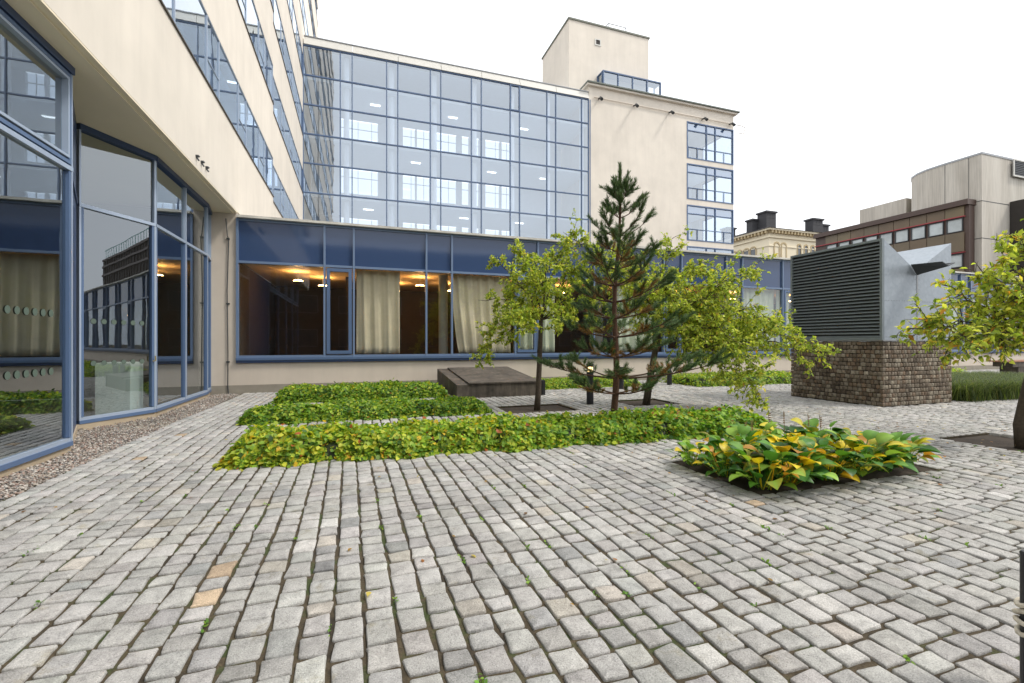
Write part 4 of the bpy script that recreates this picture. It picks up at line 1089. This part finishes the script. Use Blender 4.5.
leafy_tree('spreading_tree', 'wide low spreading tree with long drooping yellow green branches, right of the pine', 'small deciduous trees', trunk, [.10, .085, .075, .06], limbs, 25000, .082, [8, 11, 9, 3, 1.2, .15], TP, twigs=15, twl=.55, droop=.15, lift=.14)
Zt = 6.6
b0 = at(1030, 445, Zt); b0[2] = -.06
trunk = [b0, at(1022, 425, Zt), at(1030, 385, Zt), at(1042, 340, Zt)]
trunk[0] = np.array([trunk[0][0]-.08, trunk[0][1], -.06])
limbs = [(at(925, 318, 6.2), .02), (at(905, 330, 6.4), .012), (at(950, 290, 6.6), .025), (at(975, 262, 6.3), .03), (at(1000, 282, 5.9), .03), (at(1022, 236, 6.6), .03), (at(1000, 250, 6.1), .02), (at(1040, 225, 6.3), .03), (at(960, 335, 6.0), .02), (at(990, 322, 6.7), .02), (at(1005, 345, 6.2), .02), (at(940, 348, 6.9), .015), (at(1015, 300, 7.2), .025), (at(1060, 250, 6.6), .03), (at(1100, 280, 6.4), .03), (at(1130, 320, 6.9), .03), (at(1090, 240, 7.4), .03), (at(1075, 320, 5.8), .02)]
leafy_tree('young_tree', 'thick trunked tree with some orange leaves at the right edge of the courtyard', 'small deciduous trees', trunk, [.125, .095, .08, .06], limbs, 5800, .09, [6, 10, 9, 3, 2.2, 1.0], TP, twigs=12, twl=.38, lift=.12)

# pine
ZP = 7.76
base = at(613, 432, ZP); base[2] = 0; top = at(620, 168, ZP)
PT = thing('pine_tree', 'young pine with dark upright shoots and brown inner needles rising from the front ground cover', 'tree', tuple(base))
def tp(z):
    u = z/top[2]; return base+(top-base)*u+np.array([.03*math.sin(z*2.0), .02*math.cos(z*3), 0])
zs = np.linspace(-.05, top[2], 14)
tr = MB(); tr.tube([tp(z)*np.array([1, 1, 0])+np.array([0, 0, z]) for z in zs], list(np.linspace(.065, .012, 14)), 10); tr.build('trunk', M['pinebark'], PT, smooth=True)
brm = MB(); NP, ND, NL, NC = [], [], [], []
def shoot(a, b, dens=1.0, age=0):
    a, b = np.array(a), np.array(b); L = np.linalg.norm(b-a); d = (b-a)/L; n = int(760*L*dens)
    u = rng.uniform(0, 1, n); P = a+(b-a)*u[:, None]
    r = rnd(n); r = unit(r-d*(r@d)[:, None]); th = rng.uniform(.45, .95, n)*(1-.35*u)
    D = d*np.cos(th)[:, None]+r*np.sin(th)[:, None]
    NP.append(P); ND.append(D); NL.append(rng.uniform(.055, .085, n))
    c = palette(n, [(.07,.13,.05),(.12,.19,.07),(.18,.25,.10),(.035,.075,.03)], [5, 5, 2, 3], .15)
    if age > 0:
        br = rng.random(n) < age; c[br] = palette(int(br.sum()), [(.30,.15,.04),(.36,.20,.05),(.20,.11,.04)], [2, 1, 2])
    NC.append(c)
whorls = [  # height of origin, reach, count, rise
 (.62, 1.15, 4, .22), (.88, 1.45, 5, .20), (1.24, .95, 5, .25), (1.58, 1.05, 5, .25), (1.90, .80, 5, .28), (2.18, .95, 5, .34), (2.46, .65, 5, .38), (2.74, .74, 5, .42), (3.04, .42, 5, .50), (3.30, .52, 5, .6), (3.62, .28, 4, .75), (3.9, .18, 4, .9)]
for wi_, (z, R, nb, rise) in enumerate(whorls):
    o = tp(z)*np.array([1, 1, 0])+np.array([0, 0, z]); a0 = random.uniform(0, 6.28)
    for k in range(nb):
        a = a0+k*2*math.pi/nb+random.uniform(-.25, .25); RR = R*random.uniform(.7, 1.08)
        d = np.array([math.cos(a), math.sin(a), 0])
        # reach a little more to the right
        RR *= 1+.15*np.dot(d, RT)
        e = o+d*RR+np.array([0, 0, RR*rise]); c = o+d*RR*.55+np.array([0, 0, RR*rise*.15])
        pth = bez(o, c, e, 8)+np.array([0, 0, 0])
        brm.tube(pth, list(np.linspace(.016 if z < 2.5 else .011, .005, 8)), 5)
        tip = unit(pth[-1]-pth[-2])
        tipd = unit(tip+np.array([0, 0, .5]))
        shoot(pth[-2], pth[-1]+tipd*.16, 1.1)
        m_ = max(5, int(RR*10.5))
        for j in range(m_):
            u = rng.uniform(.30, .98); i = min(int(u*7), 6); p = pth[i]+(pth[i+1]-pth[i])*(u*7-i)
            sd_ = np.cross(unit(pth[i+1]-pth[i]), [0, 0, 1])*random.choice([-1, 1])
            dd = unit(unit(pth[i+1]-pth[i])*.7+sd_*random.uniform(.4, 1.0)+np.array([0, 0, random.uniform(.0, .7)]))
            l = random.uniform(.14, .30)*(1.1-.3*u); q = p+dd*l
            brm.tube([p, (p+q)/2, q], [.006, .005, .004], 4)
            inner = u < .62 and z < 3.3
            shoot(p+dd*l*.15, q, .8, .85 if (inner and random.random() < .65) else 0)
            if random.random() < .5:
                q2 = p+dd*l*.6; d2 = unit(dd+rnd(1)[0]*.9+np.array([0, 0, .3])); shoot(q2, q2+d2*l*.7, .9)
tpv = tp(top[2])
lead = tp(3.95)*np.array([1, 1, 0])+np.array([0, 0, 3.95])
shoot(lead, top+np.array([0, 0, .05]), 1.4)
for k in range(5):
    a = k*1.256+.3; d = np.array([math.cos(a)*.45, math.sin(a)*.45, 1]); o = top-np.array([0, 0, .42]); o[:2] = tp(top[2]-.42)[:2]
    shoot(o, o+unit(d)*random.uniform(.26, .36), 1.2); brm.tube([o, o+unit(d)*.3], [.006, .004], 4)
brm.build('branch', M['pinebark'], PT, smooth=True)
P = np.concatenate(NP); D = np.concatenate(ND); L = np.concatenate(NL)[:, None]; Cc = np.concatenate(NC); n = len(P)
Sx = unit(np.cross(D, rnd(n)))*.0027
V = np.stack([P-Sx, P+Sx, P+D*L+Sx*.5, P+D*L-Sx*.5], 1).reshape(-1, 3)
F = (np.array([[0, 1, 2, 3]])[None]+(np.arange(n)*4)[:, None, None]).reshape(-1, 4)
np_mesh('crown', V, [F], M['needle'], np.repeat(Cc, 4, 0), parent=PT)

# ------------------------------------------------------------------ weeds in the joints and fallen leaves
spots = []
near = np.where((cxs < 9) & (cys > 1) & (cys < 6.5))[0]
def joint(x, y):
    i = near[np.argmin(np.hypot(cxs[near]-x, cys[near]-y))]; return (cxs[i]+aa[i]+.009, cys[i]-bb[i]*random.uniform(.3, 1.1))
for i in range(75):
    x, y = random.uniform(-2.8, 8.8), random.uniform(1.2, 6)
    if 3.5 < x < 6.8 and 3.3 < y < 4.9: continue
    spots.append(joint(x, y))
spots += [joint(p[0], p[1]) for p in (at(368, 606, 2.59), at(322, 628, 2.39), at(577, 594, 2.71), at(610, 596, 2.69), at(680, 586, 2.8), at(743, 560, 3.13), at(477, 519, 3.9), at(538, 546, 3.35))]
PP, DD, SS = [], [], []
for (x, y) in spots:
    for k in range(random.randint(4, 14)):
        PP.append((x+random.gauss(0, .008), y+random.gauss(0, .028), random.uniform(-.012, .006))); SS.append(random.uniform(.012, .03))
        DD.append((random.gauss(0, 1), random.gauss(0, 1), random.uniform(.2, .9)))
PP = np.array(PP); n = len(PP)
V, F, Cc = leaves(PP, np.array(DD), unit(np.array([0, 0, 1.])+rnd(n)*.6), np.array(SS), palette(n, [(.12,.26,.03),(.20,.34,.04),(.08,.15,.03)], [3, 3, 1]), 1.0)
tag(np_mesh('weeds', V, F, M['leaf'], Cc), 'tiny green weeds sprouting in the joints between the setts', 'weeds', kind='stuff')
n = 420; X = np.concatenate([rng.uniform(-3, 12, n//2), rng.normal(9.5, 1.6, n//4), rng.normal(4, 2.5, n-n//2-n//4)]); Y = np.concatenate([rng.uniform(1.5, 13, n//2), rng.normal(4.6, 1.2, n//4), rng.normal(6.6, 1.5, n-n//2-n//4)])
ok = ~((X > 11.3) & (Y > 7) & (Y < 9.8)); X, Y = X[ok], Y[ok]; n = len(X)
V, F, Cc = leaves(np.stack([X, Y, np.full(n, .012)], -1), unit(rnd(n)*np.array([1, 1, .1])), unit(np.array([0, 0, 1.])+rnd(n)*.25), rng.uniform(.02, .055, n), palette(n, [(.40,.24,.06),(.30,.13,.04),(.42,.34,.08),(.20,.11,.05)], [3, 2, 2, 2]), 1.0)
tag(np_mesh('fallen_leaves', V, F, M['leaf'], Cc), 'scattered small brown and yellow fallen leaves on the paving', 'leaves', kind='stuff')
